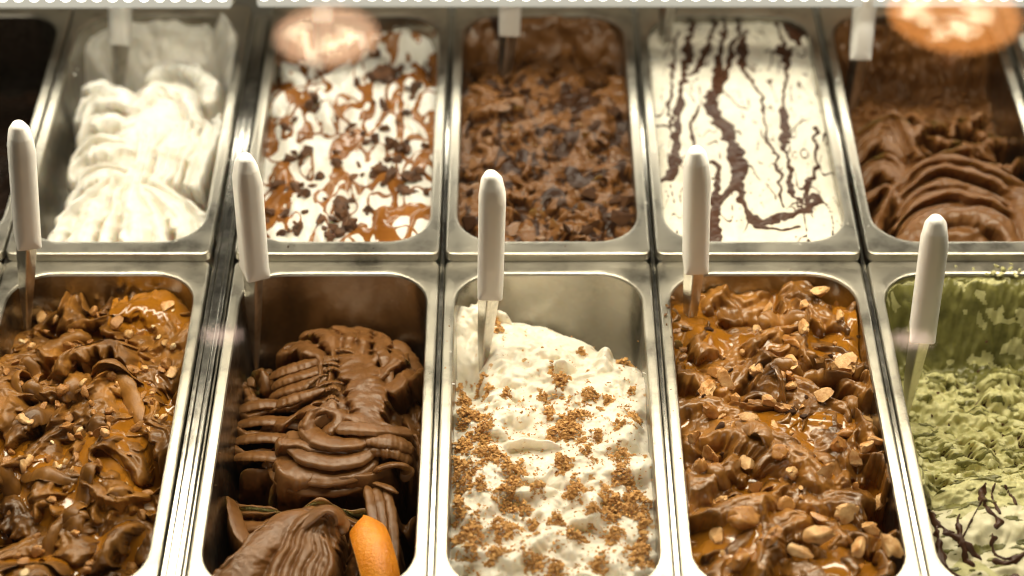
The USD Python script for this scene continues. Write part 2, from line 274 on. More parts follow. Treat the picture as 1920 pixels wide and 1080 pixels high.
# ------------------------------------------------------------------ gelato surfaces
class Field:
    """A height field z(u, v) over a pan's opening, in the pan's own frame (v runs away from the customer)."""
    def __init__(s, col, row, du, base, seed):
        s.loc = pan_loc(col, row); s.du = du; s.rng = np.random.default_rng(seed)
        w, l = IW / 2 + 0.003, IL / 2 + 0.003
        s.u = np.arange(-w, w + du, du); s.v = np.arange(-l, l + du, du)
        s.U, s.V = np.meshgrid(s.u, s.v); s.H = np.full(s.U.shape, float(base)); s.DX = np.zeros_like(s.H); s.DY = np.zeros_like(s.H)
        qx, qy = np.abs(s.U) - IW / 2 + IR, np.abs(s.V) - IL / 2 + IR
        s.sd = np.hypot(np.maximum(qx, 0), np.maximum(qy, 0)) + np.minimum(np.maximum(qx, qy), 0) - IR
        s.pts = np.column_stack([s.U.ravel(), s.V.ravel()])
    def n(s, mm, aniso=(1, 1)):
        g = gaussian_filter(s.rng.standard_normal(s.H.shape), (mm * 1e-3 / s.du * aniso[1], mm * 1e-3 / s.du * aniso[0]), mode='wrap'); return g / g.std()
    def warp(s, A, mm, amt):
        a, b = s.n(mm) * amt * 1e-3 / s.du, s.n(mm) * amt * 1e-3 / s.du
        i, j = np.indices(A.shape); return map_coordinates(A, [i + a, j + b], order=1, mode='nearest')
    def uv(s, px, py, z):
        p = at_z(px, py, s.loc[2] + z) - s.loc; return p[:2]
    def stroke(s, ctrl, w, top, crown=0.006, ridges=0, rd=0.0, pw=2.0, px=True, zref=-0.03, jag=0.15, tip=0.012, under=True, wob=0.3, shift=0.0, sharp=0.6):
        """A spatula stroke along ctrl (photo pixels or u, v): width w, crest height top (per control point), a cross-section that falls by crown, and ridges along it."""
        c = np.array([s.uv(a, b, zref) for a, b in ctrl]) if px else np.array(ctrl, float)
        k = np.linspace(0, 1, len(c)); t = np.linspace(0, 1, 260)
        path = CubicSpline(k, c)(t) if len(c) > 2 else np.outer(1 - t, c[0]) + np.outer(t, c[1])
        W = np.interp(t, np.linspace(0, 1, np.size(w)), np.atleast_1d(w)); T = np.interp(t, np.linspace(0, 1, np.size(top)), np.atleast_1d(top))
        near = np.nonzero(((s.pts > path.min(0) - W.max() * 1.1) & (s.pts < path.max(0) + W.max() * 1.1)).all(1))[0]
        if not len(near): return
        P = s.pts[near]; d, i = cKDTree(path).query(P)
        tan = np.gradient(path, axis=0); tan /= np.linalg.norm(tan, axis=1, keepdims=True) + 1e-12
        off = P - path[i]; lat = tan[i, 0] * off[:, 1] - tan[i, 1] * off[:, 0]; lon = (tan[i] * off).sum(1)
        q = s.rng.uniform(0, 9, 6)
        wv = W[i] * (1 + jag * (np.sin(17 * t[i] + q[0]) * 0.5 + np.sin(41 * t[i] + q[1]) * 0.35 + np.sin(90 * t[i] + q[5]) * 0.25))
        sl = lat / wv
        e = np.minimum(t[i], 1 - t[i]) * np.linalg.norm(np.diff(path, axis=0), axis=1).sum()
        over = np.maximum(np.abs(lon) - 1e-4, 0) * ((i == 0) | (i == 259))
        r = np.hypot(sl, over / wv)
        h = T[i] - crown * np.abs(sl + shift) ** pw - 0.25 * np.abs(crown) * np.clip(1 - e / tip, 0, 1) ** 2 - over * 0.8
        if ridges:
            ph = sl * ridges * 0.5 + wob * (np.sin(6 * t[i] + q[2]) * 0.5 + np.sin(15 * t[i] + q[3]) * 0.25)
            saw = np.abs(np.sin(np.pi * ph)) ** sharp
            h += rd * (saw - 1) * (1 - 0.5 * np.clip(1 - e / tip, 0, 1))
        ok = (r < 1) & (h > s.H.ravel()[near])
        s.H.ravel()[near[ok]] = h[ok]
    def strokes(s, n, length, w, z, zj, crown, ridges, rd, vr=(-1, 1), ur=(-1, 1), dirs=None, curl=1.0, **kw):
        """n random short strokes."""
        for k in range(n):
            c = np.array([s.rng.uniform(*ur) * IW / 2, s.rng.uniform(*vr) * IL / 2])
            a = s.rng.uniform(0, 2 * np.pi) if dirs is None else s.rng.normal(*dirs)
            L = length * s.rng.uniform(0.6, 1.4); b = s.rng.normal(0, curl); pts = [c]
            for j in range(4): pts.append(pts[-1] + L / 4 * np.array([math.cos(a), math.sin(a)])); a += b / 4
            zz = (z(c[0], c[1]) if callable(z) else z) + s.rng.normal(0, zj); lift = s.rng.normal(0, 0.4 * zj, 3)
            s.stroke(pts, w * s.rng.uniform(0.6, 1.4) * np.array([0.6, 1, 1, 0.7]), zz + lift, crown * s.rng.uniform(0.6, 1.5), int(s.rng.integers(max(ridges - 1, 0), ridges + 2)) if ridges else 0, rd * s.rng.uniform(0.5, 1.3), px=False, **kw)
    def sharpen(s, k, mm):
        d = s.H - gaussian_filter(s.H, mm * 1e-3 / s.du); s.H = s.H + k * np.clip(d, -0.008, 0.006)
    def wall_limit(s, top=-0.004, run=0.012):
        """Near the pan's edge the gelato stays below the rim."""
        lim = top + np.clip(-s.sd - 0.001, 0, None) / run * 0.05
        s.H = np.minimum(s.H, lim)
    def lean(s, k, mm=7):
        """Crests lean towards the customer, so that folds overhang."""
        d = s.H - gaussian_filter(s.H, mm * 1e-3 / s.du)
        s.DY -= k * np.clip(d, -0.006, 0.012) * np.clip(-s.sd / 0.01, 0, 1)
    def z(s, u, v):
        return float(map_coordinates(s.H, [[(v - s.v[0]) / s.du], [(u - s.u[0]) / s.du]], order=1, mode='nearest')[0])
    def normal(s, u, v):
        e = 0.003; return np.array([s.z(u - e, v) - s.z(u + e, v), s.z(u, v - e) - s.z(u, v + e), 2 * e]) / (2 * e)
    def mesh(s, Z=None, keep=None):
        Z = s.H if Z is None else Z; ok = s.sd < 0.0022 if keep is None else keep & (s.sd < 0.0022)
        ny, nx = Z.shape; idx = np.arange(ny * nx).reshape(ny, nx)
        cell = ok[:-1, :-1] | ok[1:, :-1] | ok[:-1, 1:] | ok[1:, 1:] if keep is not None else ok[:-1, :-1] & ok[1:, :-1] & ok[:-1, 1:] & ok[1:, 1:]
        a, b, c, d = idx[:-1, :-1][cell], idx[:-1, 1:][cell], idx[1:, 1:][cell], idx[1:, :-1][cell]
        f = np.vstack([np.column_stack([a, b, c]), np.column_stack([a, c, d])])
        v = np.column_stack([(s.U + s.DX).ravel(), (s.V + s.DY).ravel(), Z.ravel()])
        un, inv = np.unique(f, return_inverse=True); return v[un], inv.reshape(f.shape)
    def pool(s, smooth, off, mask=0.0):
        S = gaussian_filter(s.H, smooth * 1e-3 / s.du) + off + mask; return S
    def drape(s, m, thick, smooth=1.2):
        return gaussian_filter(s.H, smooth * 1e-3 / s.du) + thick * np.clip(m, -0.6, 1)
    def sauce(s, parent, name, mat, S, label=None):
        S = np.where(s.sd > -0.0005, s.H - 0.001, S); keep = S > s.H + 0.00004
        obj(name, s.mesh(np.maximum(S, s.H - 0.0006), keep), mat, parent, smooth=True, label=label)
        s.top = np.maximum(s.H, S)

ICO = {k: trimesh.creation.icosphere(k) for k in (1, 2)}
def rock(rng, size, rough=0.28, n=26, flat=0.75, sub=0):
    """An irregular broken lump: craggy (sub) or a flat-faced shard."""
    if sub:
        p = np.array(ICO[2].vertices); q = rng.standard_normal((5, 3)); c = rng.standard_normal((5, 3)); r = np.ones(len(p))
        for k in range(5): d = c[k] / np.linalg.norm(c[k]); r += rng.uniform(-0.42, 0.34) * np.exp(-((p - d) ** 2).sum(1) / rng.uniform(0.15, 0.6))
        from meshkit import noise
        r += rough * 1.1 * (noise(p * 2.2 + 20 * rng.random(3)) - 0.5) + rough * 1.5 * (noise(p * 4.2 + 20 * rng.random(3)) - 0.5)
        v = p * r[:, None]; f = ICO[2].faces
        for _ in range(4): d = rng.standard_normal(3); d /= np.linalg.norm(d); e = v @ d; v = v - np.outer(np.maximum(e - rng.uniform(0.25, 0.65), 0) * 0.9, d)
        v = v * np.array([1.18, 1.0, 1.0])
    else:
        p = rng.standard_normal((n, 3)); p /= np.linalg.norm(p, axis=1, keepdims=True); p *= (1 + rough * rng.standard_normal(n))[:, None]
        h = trimesh.Trimesh(p).convex_hull; v, f = np.array(h.vertices), h.faces
    h = trimesh.Trimesh(v * size * np.array([1, rng.uniform(0.6, 0.95), flat * rng.uniform(0.8, 1.1)]), f, process=False)
    h.apply_transform(trimesh.transformations.random_rotation_matrix(rng.random(3)) if rng.random() < 0.4 else trimesh.transformations.euler_matrix(rng.normal(0, 0.4), rng.normal(0, 0.4), rng.uniform(0, 6.28)))
    return h
def sweep(path, a, b, tilt, rng, n=70, m=36, rib=0.06, sq=0.8, lip=0.0):
    """A thick fold along a 3D path: half width a and half thickness b (per control point), turned by tilt about the path."""
    path = np.asarray(path, float); k = np.linspace(0, 1, len(path)); t = np.linspace(0, 1, n)
    P = CubicSpline(k, path)(t); T = np.gradient(P, axis=0); T /= np.linalg.norm(T, axis=1, keepdims=True)
    I = lambda x: np.interp(t, np.linspace(0, 1, np.size(x)), np.atleast_1d(x))
    A, B, R = I(a), I(b), I(tilt); end = np.minimum(1, np.minimum(t, 1 - t) / 0.10); end = np.sqrt(np.clip(1 - (1 - end) ** 2, 0.0004, 1)); A, B = A * (0.35 + 0.65 * end), B * end
    S = np.cross(T, [0, 0, 1.0]); S /= np.linalg.norm(S, axis=1, keepdims=True); N = np.cross(S, T)
    th = np.linspace(0, 2 * np.pi, m, endpoint=False); x, y = np.sign(np.cos(th)) * np.abs(np.cos(th)) ** sq, np.sign(np.sin(th)) * np.abs(np.sin(th)) ** sq
    q = rng.uniform(0, 6.28, 4); V = []
    for i in range(n):
        w = 1 + rib * (np.sin(5 * t[i] * 6.28 + q[0]) * 0.5 + np.sin(11 * t[i] * 6.28 + q[1] + th) * 0.3 + np.sin(3 * th + q[2] + 5 * t[i]) * 0.5) + 0.022 * np.sin(7 * th + q[3] + 2 * t[i])
        xx, yy = A[i] * x * w, B[i] * y * w - lip * A[i] * x * x; c, s_ = math.cos(R[i]), math.sin(R[i])
        V.append(P[i] + np.outer(xx * c - yy * s_, S[i]) + np.outer(xx * s_ + yy * c, N[i]))
    v, f = loft(V); return v, f
def curls(f, parent, mat, count, rng, L, W, rise, vr=(-1, 0.75), name='curl'):
    """Small lips and curls of gelato standing up from the surface."""
    for k in range(count):
        u, v = inside(rng, 0.012, vr); a = rng.uniform(0, 6.28); b = rng.normal(0, 1.4); l = L * rng.uniform(0.6, 1.4); pts = []; p = np.array([u, v])
        for j in range(5):
            h = rise * rng.uniform(0.7, 1.2) * (math.sin(math.pi * j / 4)) - 0.002; pts.append([p[0], p[1], f.z(*np.clip(p, [-IW / 2, -IL / 2], [IW / 2, IL / 2])) + h]); p = p + l / 4 * np.array([math.cos(a), math.sin(a)]); a += b / 4
        if max(abs(q[0]) for q in pts) > IW / 2 - 0.004 or max(abs(q[1]) for q in pts) > IL / 2 - 0.006: continue
        w = W * rng.uniform(0.6, 1.4); r0 = rng.uniform(-1.2, 1.2)
        obj(name, sweep(pts, [w * 0.6, w, w, w * 0.5], [w * 0.16, w * 0.22, w * 0.18, w * 0.12], [r0, r0 + rng.normal(0, 0.7)], rng, 26, 14, 0.16, 0.9, rng.uniform(0.3, 0.9)), mat, parent, smooth=True)
def put(fl, m, u, v, sink): m.apply_translation([u, v, fl.z(u, v) + sink]); return m
def inside(rng, margin=0.008, vr=(-1, 1)):
    while True:
        u, v = rng.uniform(-1, 1) * (IW / 2 - margin), rng.uniform(*vr) * (IL / 2 - margin)
        qx, qy = abs(u) - IW / 2 + IR, abs(v) - IL / 2 + IR
        if math.hypot(max(qx, 0), max(qy, 0)) + min(max(qx, qy), 0) - IR < -margin: return u, v
def ramp(x, x0, x1, y0, y1): t = np.clip((x - x0) / (x1 - x0), 0, 1); t = t * t * (3 - 2 * t); return y0 + t * (y1 - y0)
def gelato(name, label, fl): return thing(name, label, 'gelato', fl.loc)

#@@ GELATI
# --- front row, column A: chocolate with caramel and nuts
def nutty(col, seed, label, name, big, nuts, level, pool_off, base_mat):
    f = Field(col, 'front', 0.0008, -0.05, seed)
    body = lambda u, v: level + 0.010 * math.cos(u / IW * 2.6) - 0.012 * max(0, v / (IL / 2) - 0.55) / 0.45
    f.H = level - 0.030 + 0.008 * f.n(14) - 0.02 * ramp(f.V, 0.10, 0.165, 0, 1)
    f.strokes(40, 0.080, 0.020, lambda u, v: body(u, v) - 0.003, 0.007, 0.012, 3, 0.0022, jag=0.25, curl=1.5)
    f.strokes(52, 0.046, 0.010, lambda u, v: body(u, v), 0.007, 0.011, 3, 0.0022, jag=0.3, curl=2.2, wob=0.5)
    f.strokes(28, 0.026, 0.0065, lambda u, v: body(u, v) + 0.002, 0.006, 0.008, 2, 0.0016, jag=0.4, curl=2.8)
    f.H = f.warp(f.H, 8, 2.6); f.H = f.warp(f.H, 3, 0.7)
    f.H = gaussian_filter(f.H, 0.9); f.sharpen(0.6, 5.0); f.H += 0.00025 * f.n(1.2) + 0.0006 * f.n(3)
    return f, body
f, body = nutty('A', 11, '', '', 0, 0, -0.024, 0, '')
f.wall_limit(); f.lean(1.0)
g = gelato('nut_caramel_gelato', 'chocolate gelato with amber caramel pools and chopped nuts, front row left of the rail', f)
obj('gelato_mass', f.mesh(), 'caramel_chocolate_dark', g, smooth=True)
S = f.pool(7.0, -0.0045, 0.0045 * np.clip(f.n(16), -1.5, 1.1) + 0.008 * ramp(f.V, 0.085, 0.135, 0, 1) * (f.U > 0.005)); f.sauce(g, 'caramel_sauce', 'caramel', S)
rng = np.random.default_rng(111)
curls(f, g, 'caramel_chocolate_dark', 20, rng, 0.040, 0.0085, 0.007)
for k in range(165):
    u, v = inside(rng); sz = rng.uniform(0.0026, 0.0060); mat = ['praline', 'praline', 'praline', 'praline', 'walnut', 'pale_nut'][rng.integers(6)]
    if mat == 'pale_nut': sz *= 0.62
    obj('nut_piece', put(f, rock(rng, sz, sub=1), u, v, 0.25 * sz), mat, g, smooth=50)
for px, py, sz in ((190, 545, .0075), (222, 535, .0062), (225, 560, .0075), (155, 550, .006), (80, 575, .008), (320, 600, .006)):
    u, v = f.uv(px, py + 8, -0.03); obj('nut_piece', put(f, rock(rng, sz, sub=1, flat=1.0), u, v, 0.6 * sz), 'walnut', g, smooth=50)

# --- front row, column D: chocolate, caramel and large walnuts
f, body = nutty('D', 23, '', '', 0, 0, -0.017, 0, '')
f.wall_limit(); f.lean(0.5)
g = gelato('walnut_caramel_gelato', 'glossy caramel chocolate gelato with large pale walnuts, filled up to the rim', f)
obj('gelato_mass', f.mesh(), 'caramel_chocolate', g, smooth=True)
S = f.pool(8.0, -0.0035, 0.0050 * np.clip(f.n(16), -1.5, 1.1) + 0.004 * ramp(f.V, 0.05, 0.12, 0, 1)); f.sauce(g, 'caramel_sauce', 'caramel', S)
rng = np.random.default_rng(232)
curls(f, g, 'caramel_chocolate', 14, rng, 0.036, 0.0085, 0.005)
nutpx = [(1418, 628, 9), (1482, 692, 11), (1490, 655, 10), (1590, 680, 13), (1535, 565, 10), (1560, 545, 10), (1365, 722, 9), (1478, 728, 8), (1325, 735, 11), (1330, 780, 9), (1380, 745, 8),
         (1480, 740, 7), (1462, 780, 11), (1432, 780, 8), (1620, 782, 13), (1330, 858, 12), (1455, 825, 9), (1570, 850, 11), (1600, 865, 9), (1620, 858, 8), (1455, 880, 9), (1480, 905, 8), (1400, 880, 8),
         (1355, 945, 6), (1390, 1000, 14), (1590, 970, 12), (1530, 980, 8), (1525, 1035, 12), (1660, 1055, 13), (1380, 1068, 12), (1420, 920, 7), (1505, 600, 6), (1440, 560, 6), (1570, 605, 6)] + [(1340, 700, 8), (1300, 830, 8), (1540, 760, 8), (1500, 640, 8), (1560, 735, 7), (1585, 820, 8), (1420, 700, 7), (1310, 905, 8), (1650, 920, 9), (1470, 960, 9), (1440, 1040, 10), (1630, 990, 8), (1345, 1010, 9), (1500, 1060, 9), (1545, 905, 8), (1400, 810, 8), (1610, 1040, 9), (1640, 840, 7)]
for px, py, s in nutpx:
    u, v = f.uv(px, py, -0.012); sz = s * 0.00088; obj('walnut', put(f, rock(rng, sz, 0.30, 22, 0.8, sub=1), u, v, 0.35 * sz), 'caramel_nut' if rng.random() < 0.32 else 'walnut', g, smooth=35)
for k in range(50):
    u, v = inside(rng); sz = rng.uniform(0.0018, 0.0038); obj('nut_piece', put(f, rock(rng, sz, sub=1), u, v, 0.3 * sz), ['caramel_nut', 'walnut', 'chocolate_chunk'][rng.integers(3)], g, smooth=50)
for px, py, s in ((1278, 658, 7), (1284, 672, 6), (1272, 645, 5), (1252, 575, 3.5), (1248, 592, 3), (1262, 560, 3), (1268, 600, 4.5), (1270, 620, 4.5), (1266, 585, 4)):
    p = at_z(px, py, 0.0) - f.loc; sz = s * 0.0008; m = rock(rng, sz, 0.3, 30, 0.5, sub=1); m.apply_translation([p[0], p[1], 0.25 * sz]); obj('rim_smear', m, 'milk_chocolate', g, smooth=60, label='chocolate smear stuck on the left rim')

# --- front row, column C: white with cookie crumbs
f = Field('C', 'front', 0.0008, -0.05, 31)
lv = -0.024 + 0.010 * np.cos(f.U / IW * 2.4) - ramp(f.V + 0.35 * f.U, 0.095, 0.172, 0, 0.044) - ramp(f.V + 0.9 * f.U, 0.14, 0.20, 0, 0.020)
f.H = lv - 0.004 + 0.0035 * f.n(12)
zf = lambda u, v: float(-0.026 + 0.010 * math.cos(u / IW * 2.4) - ramp(v + 0.35 * u, 0.095, 0.172, 0, 0.044))
f.strokes(55, 0.05, 0.013, lambda u, v: zf(u, v), 0.0035, 0.008, 0, 0, vr=(-1, 0.3), jag=0.3, dirs=(1.2, 0.8))
f.strokes(60, 0.035, 0.007, lambda u, v: zf(u, v) + 0.002, 0.003, 0.006, 2, 0.0014, vr=(-1, 0.3), jag=0.4, curl=2)
f.strokes(20, 0.04, 0.009, lambda u, v: zf(u, v) + 0.001, 0.003, 0.006, 3, 0.0012, vr=(0.2, 0.8), jag=0.4)
f.H = f.warp(f.H, 6, 2.0); f.sharpen(0.45, 6); f.H = gaussian_filter(f.H, 1.3) + 0.0002 * f.n(2) + 0.0003 * f.n(1.1) + 0.0009 * f.n(2.2) * ramp(f.V, 0.02, 0.07, 0.35, 1)
f.H -= 0.03 * np.exp(-((f.U + 0.060) / 0.012) ** 2 - ((f.V - 0.085) / 0.03) ** 2)
f.wall_limit(); f.lean(0.5)
g = gelato('crumb_topped_gelato', 'creamy white gelato scattered with brown cookie crumb clusters, middle of the front row', f)
obj('gelato_mass', f.mesh(), 'crumb_cream', g, smooth=True)
rng = np.random.default_rng(313)
def crumbs(n, cu, cv, ru, rv, sz, lift):
    parts = []
    for k in range(n):
        a, r = rng.uniform(0, 6.28), math.sqrt(rng.random()); jag = 1 + 0.35 * math.sin(3 * a + cu * 900) + 0.2 * math.sin(7 * a + cv * 700)
        u, v = cu + ru * r * jag * math.cos(a), cv + rv * r * jag * math.sin(a)
        if abs(u) > IW / 2 - 0.002: continue
        p = rng.standard_normal((7, 3)) * np.array([1.5, 1, 0.7]); h = trimesh.Trimesh(p / np.linalg.norm(p, axis=1, keepdims=True) * rng.uniform(0.6, 1.3, (7, 1))).convex_hull
        h.apply_scale(sz * rng.uniform(0.5, 1.35)); h.apply_translation([u, v, f.z(u, v) + lift * (1 - r * r) * rng.random() + 0.1 * sz]); parts.append(h)
    return trimesh.util.concatenate(parts)
for px, py, ru, rv, n in ((1060, 815, 19, 20, 240), (1085, 790, 12, 10, 70), (870, 740, 9, 8, 60), (880, 780, 17, 12, 150), (905, 815, 14, 12, 110), (868, 830, 12, 14, 90), (870, 905, 16, 14, 130), (930, 870, 10, 9, 60), (960, 895, 16, 20, 170),
    (955, 940, 14, 20, 150), (880, 1005, 18, 17, 170), (945, 1000, 14, 17, 120), (1150, 950, 18, 20, 200), (1190, 945, 16, 22, 170), (1170, 900, 13, 12, 90), (1080, 925, 12, 12, 90), (1055, 880, 9, 14, 70), (1200, 1040, 14, 22, 160), (1165, 860, 10, 11, 60),
    (1050, 725, 9, 14, 70), (1105, 750, 10, 9, 55), (1190, 790, 8, 12, 50), (1045, 985, 9, 8, 50), (1080, 1010, 11, 9, 60), (1000, 1060, 14, 10, 70), (1045, 1070, 12, 10, 60), (930, 590, 4, 6, 18), (935, 620, 5, 6, 22), (1170, 665, 9, 3, 30), (1090, 650, 5, 3, 18),
    (950, 750, 6, 6, 25), (1020, 750, 7, 6, 25), (915, 735, 7, 6, 30), (1035, 700, 5, 6, 20), (1140, 750, 6, 8, 30), (1000, 985, 6, 7, 30), (1150, 1010, 12, 11, 60), (880, 1040, 10, 8, 50), (1185, 740, 4, 5, 15), (1160, 810, 7, 7, 25), (900, 930, 9, 9, 40), (1100, 860, 6, 8, 24), (985, 960, 6, 10, 30),
    (860, 960, 9, 14, 70), (905, 870, 10, 10, 60), (858, 870, 6, 12, 40), (1010, 930, 8, 9, 40), (930, 1050, 12, 10, 70), (1110, 975, 8, 9, 40), (1125, 1060, 10, 9, 50), (1205, 985, 7, 14, 60), (900, 700, 6, 6, 25), (865, 700, 6, 7, 30), (1120, 830, 6, 7, 25), (1030, 780, 6, 8, 30)):
    u, v = f.uv(px, py, -0.018); obj('crumb_cluster', crumbs(int(n * 2.0), u, v, ru * 6.4e-4, rv * 7.4e-4, 0.0015, 0.0075), 'cookie', g, smooth=False)
loose = []
for k in range(1300):
    u, v = inside(rng, 0.004, (-1, 0.75 if k % 6 == 0 else 0.25)); loose.append(crumbs(1 + int(rng.random() < 0.25) * 4, u, v, 0.002, 0.002, rng.uniform(0.0004, 0.0014), 0.001))
obj('loose_crumbs', trimesh.util.concatenate([x for x in loose if len(x.vertices)]), 'cookie', g, smooth=False, kind='stuff')

# --- front row, column B: chocolate folds
f = Field('B', 'front', 0.00075, -0.118, 41)
f.H += 0.004 * f.n(10)
S = f.stroke
mm = 0.001
f.H = np.maximum(f.H, -0.090 + 0.004 * f.n(9) - ramp(f.V, 0.02, 0.12, 0, 0.03))
# left bank: stacked flat folds
for k, y in enumerate((760, 793, 826, 859)):
    S([(430, y + 6), (490, y), (560, y + 10)], 6.2 * mm, [-0.056, -0.050 - 0.002 * k, -0.050], 0.012, zref=-0.05, jag=0.08, pw=3)
S([(440, 700), (470, 720), (480, 745)], 9 * mm, -0.055, 0.012, 2, 0.002, zref=-0.05, jag=0.5)
S([(470, 650), (500, 690)], 8 * mm, -0.052, 0.012, 2, 0.002, zref=-0.05, jag=0.5)
# far mound with a fan of ridges over its crest
S([(640, 598), (650, 680), (640, 800), (640, 860)], [48 * mm, 52 * mm, 46 * mm, 42 * mm], [-0.040, -0.035, -0.031, -0.042], 0.036, pw=2.2, jag=0.10, zref=-0.035)
for k, (a, b, c, w) in enumerate((((600, 720), (585, 655), (530, 628), 6.5), ((620, 715), (615, 640), (575, 600), 6), ((640, 710), (648, 640), (625, 592), 6), ((662, 715), (680, 645), (672, 594), 6), ((680, 722), (712, 655), (712, 606), 6), ((695, 735), (740, 675), (752, 632), 6.5), ((700, 750), (760, 705), (782, 672), 6.5))):
    S([a, b, c], [3.0 * mm, (w + (k % 3)) * mm, (w + 2) * mm], [-0.0275, -0.0270 + 0.0008 * (k % 2), -0.040], 0.0045, 3, 0.0007, jag=0.2, zref=-0.033, wob=0.4)
for k, (a, b, c) in enumerate((((520, 690), (560, 700), (600, 690)), ((515, 712), (560, 722), (605, 712)), ((508, 735), (560, 745), (610, 732)), ((500, 757), (550, 768), (600, 752)))):
    S([a, b, c], 5.2 * mm, [-0.046, -0.037, -0.031], 0.009, zref=-0.035, jag=0.2, pw=3)
# small wrinkles on the crest
S([(655, 655), (680, 720), (690, 795)], 15 * mm, [-0.027, -0.023, -0.025], 0.004, 2, 0.0004, zref=-0.028, jag=0.2)
S([(700, 770), (712, 735), (722, 705)], 6 * mm, [-0.027, -0.026, -0.034], 0.010, zref=-0.03, jag=0.2)
S([(585, 790), (600, 762), (630, 775), (615, 795)], 9.5 * mm, [-0.022, -0.0165, -0.019, -0.020], 0.011, 2, 0.0010, zref=-0.02, jag=0.2)
# big lobed folds facing the customer
for k, (pts, top) in enumerate((([(575, 770), (640, 800), (760, 800)], (-0.024, -0.021, -0.029)), ([(535, 800), (575, 840), (690, 838), (765, 818)], (-0.033, -0.0275, -0.0285, -0.037)),
        ([(525, 832), (560, 868), (660, 872), (735, 862)], (-0.040, -0.036, -0.037, -0.043)), ([(505, 862), (560, 898), (640, 905), (720, 900)], (-0.049, -0.045, -0.046, -0.052)), ([(520, 895), (570, 922), (640, 930)], (-0.058, -0.055, -0.06)))):
    S(pts, [6.5 * mm, 8.5 * mm, 8.5 * mm, 6 * mm], top, 0.012, zref=-0.034, jag=0.06, pw=3.2)
for k in range(4):
    S([(650 + 22 * k, 850 - 4 * k), (705 + 12 * k, 818 - 2 * k), (770, 822 + 6 * k)], 3.6 * mm, [-0.035, -0.0265, -0.036], 0.007, 1, 0.001, zref=-0.03, jag=0.25)
S([(690, 868), (740, 862), (765, 880), (745, 895)], 6.5 * mm, [-0.038, -0.034, -0.040, -0.046], 0.012, 2, 0.002, zref=-0.036)
# right bank
for k, (a, b, c) in enumerate((((735, 640), (765, 690), (775, 740)), ((740, 690), (772, 750), (778, 830)), ((755, 770), (780, 840), (778, 900)))):
    S([a, b, c], 10 * mm, [-0.052, -0.056, -0.062], 0.016, 2, 0.0025, zref=-0.05, jag=0.3)
# near mound: a sheet with long diagonal ridges rolling into a curl
S([(470, 1090), (540, 1010), (600, 940)], [36 * mm, 30 * mm, 16 * mm], [-0.034, -0.032, -0.034], 0.022, pw=2.4, zref=-0.034, jag=0.05)
for k, o in enumerate((0, 1, 2, 3, 4, 5)):
    S([(488 + 25 * o, 1110 + 4 * o), (532 + 17 * o, 1035 + 6 * o), (570 + 10 * o, 978 + 5 * o), (618 - 1 * o, 955 + 7 * o), (634 - 4 * o, 985 + 3 * o)], [5.4 * mm, 5.2 * mm, 4.2 * mm, 3.2 * mm, 2.4 * mm],
      [-0.030 - 0.0012 * o, -0.0265 - 0.0011 * o, -0.0225 - 0.001 * o, -0.0215 - 0.001 * o, -0.030], 0.007, zref=-0.028, jag=0.06, pw=2.6)
S([(440, 1100), (468, 1040), (525, 990), (575, 955)], 19 * mm, [-0.031, -0.0265, -0.0265, -0.032], 0.007, 0, 0.0, zref=-0.03, jag=0.08)
S([(560, 915), (600, 925), (620, 945)], 13 * mm, [-0.045, -0.036, -0.040], 0.012, zref=-0.036, jag=0.1)
S([(590, 1110), (612, 1040), (640, 985)], [9 * mm, 8 * mm, 5 * mm], [-0.040, -0.033, -0.032], 0.010, 0, 0.0, zref=-0.034)
for k, y in enumerate((935, 955, 975)):
    S([(435, y - 22), (475, y), (540, y - 10)], 5.5 * mm, [-0.056, -0.050, -0.046], 0.010, 1, 0.001, zref=-0.048, jag=0.2)
S([(428, 930), (436, 975), (470, 1010)], 4 * mm, [-0.05, -0.046, -0.044], 0.010, zref=-0.045)
for k in range(3):
    S([(690 + 20 * k, 925), (702 + 20 * k, 990), (716 + 14 * k, 1080)], 4.5 * mm, [-0.046, -0.045, -0.052], 0.012, 1, 0.001, zref=-0.046, jag=0.2)
S([(640, 975), (680, 1000), (660, 1090)], 11 * mm, [-0.048, -0.052, -0.06], 0.010, 2, 0.002, zref=-0.05, jag=0.2)
def carve(pts, w, deep, z):
    c = np.array([f.uv(a, b, z) for a, b in pts]); t = np.linspace(0, 1, 200); path = CubicSpline(np.linspace(0, 1, len(c)), c)(t)
    d = cKDTree(path).query(f.pts)[0].reshape(f.H.shape); f.H -= deep * np.exp(-(d / w) ** 4)
carve([(500, 915), (560, 945), (650, 945), (720, 925), (785, 905)], 0.006, 0.035, -0.06)
carve([(765, 900), (775, 1000), (778, 1090)], 0.010, 0.040, -0.06)
carve([(432, 560), (470, 620), (480, 660)], 0.016, 0.030, -0.06)
carve([(425, 870), (450, 888), (490, 890)], 0.006, 0.030, -0.06)
f.H = f.warp(f.H, 7, 1.3); f.H = f.warp(f.H, 2.5, 0.35); f.sharpen(0.55, 4.0)
f.H = gaussian_filter(f.H, 0.9) + 0.00022 * f.n(3) + 0.00010 * f.n(1.0)
pit = f.n(1.3); f.H -= 0.0006 * np.clip(pit - 2.3, 0, 1)
f.wall_limit(); f.lean(0.85)
g = gelato('chocolate_gelato', 'matte milk chocolate gelato in tall ridged folds with an orange peel, front row', f)
obj('gelato_mass', f.mesh(), 'milk_chocolate', g, smooth=True)
rng = np.random.default_rng(414)
def fold(pts, a, b, tilt, name='fold', **kw):
    P = [[*f.uv(x, y, z), z] for x, y, z in pts]; obj(name, sweep(P, np.array(a) * mm, np.array(b) * mm, tilt, rng, **kw), 'milk_chocolate', g, smooth=True)
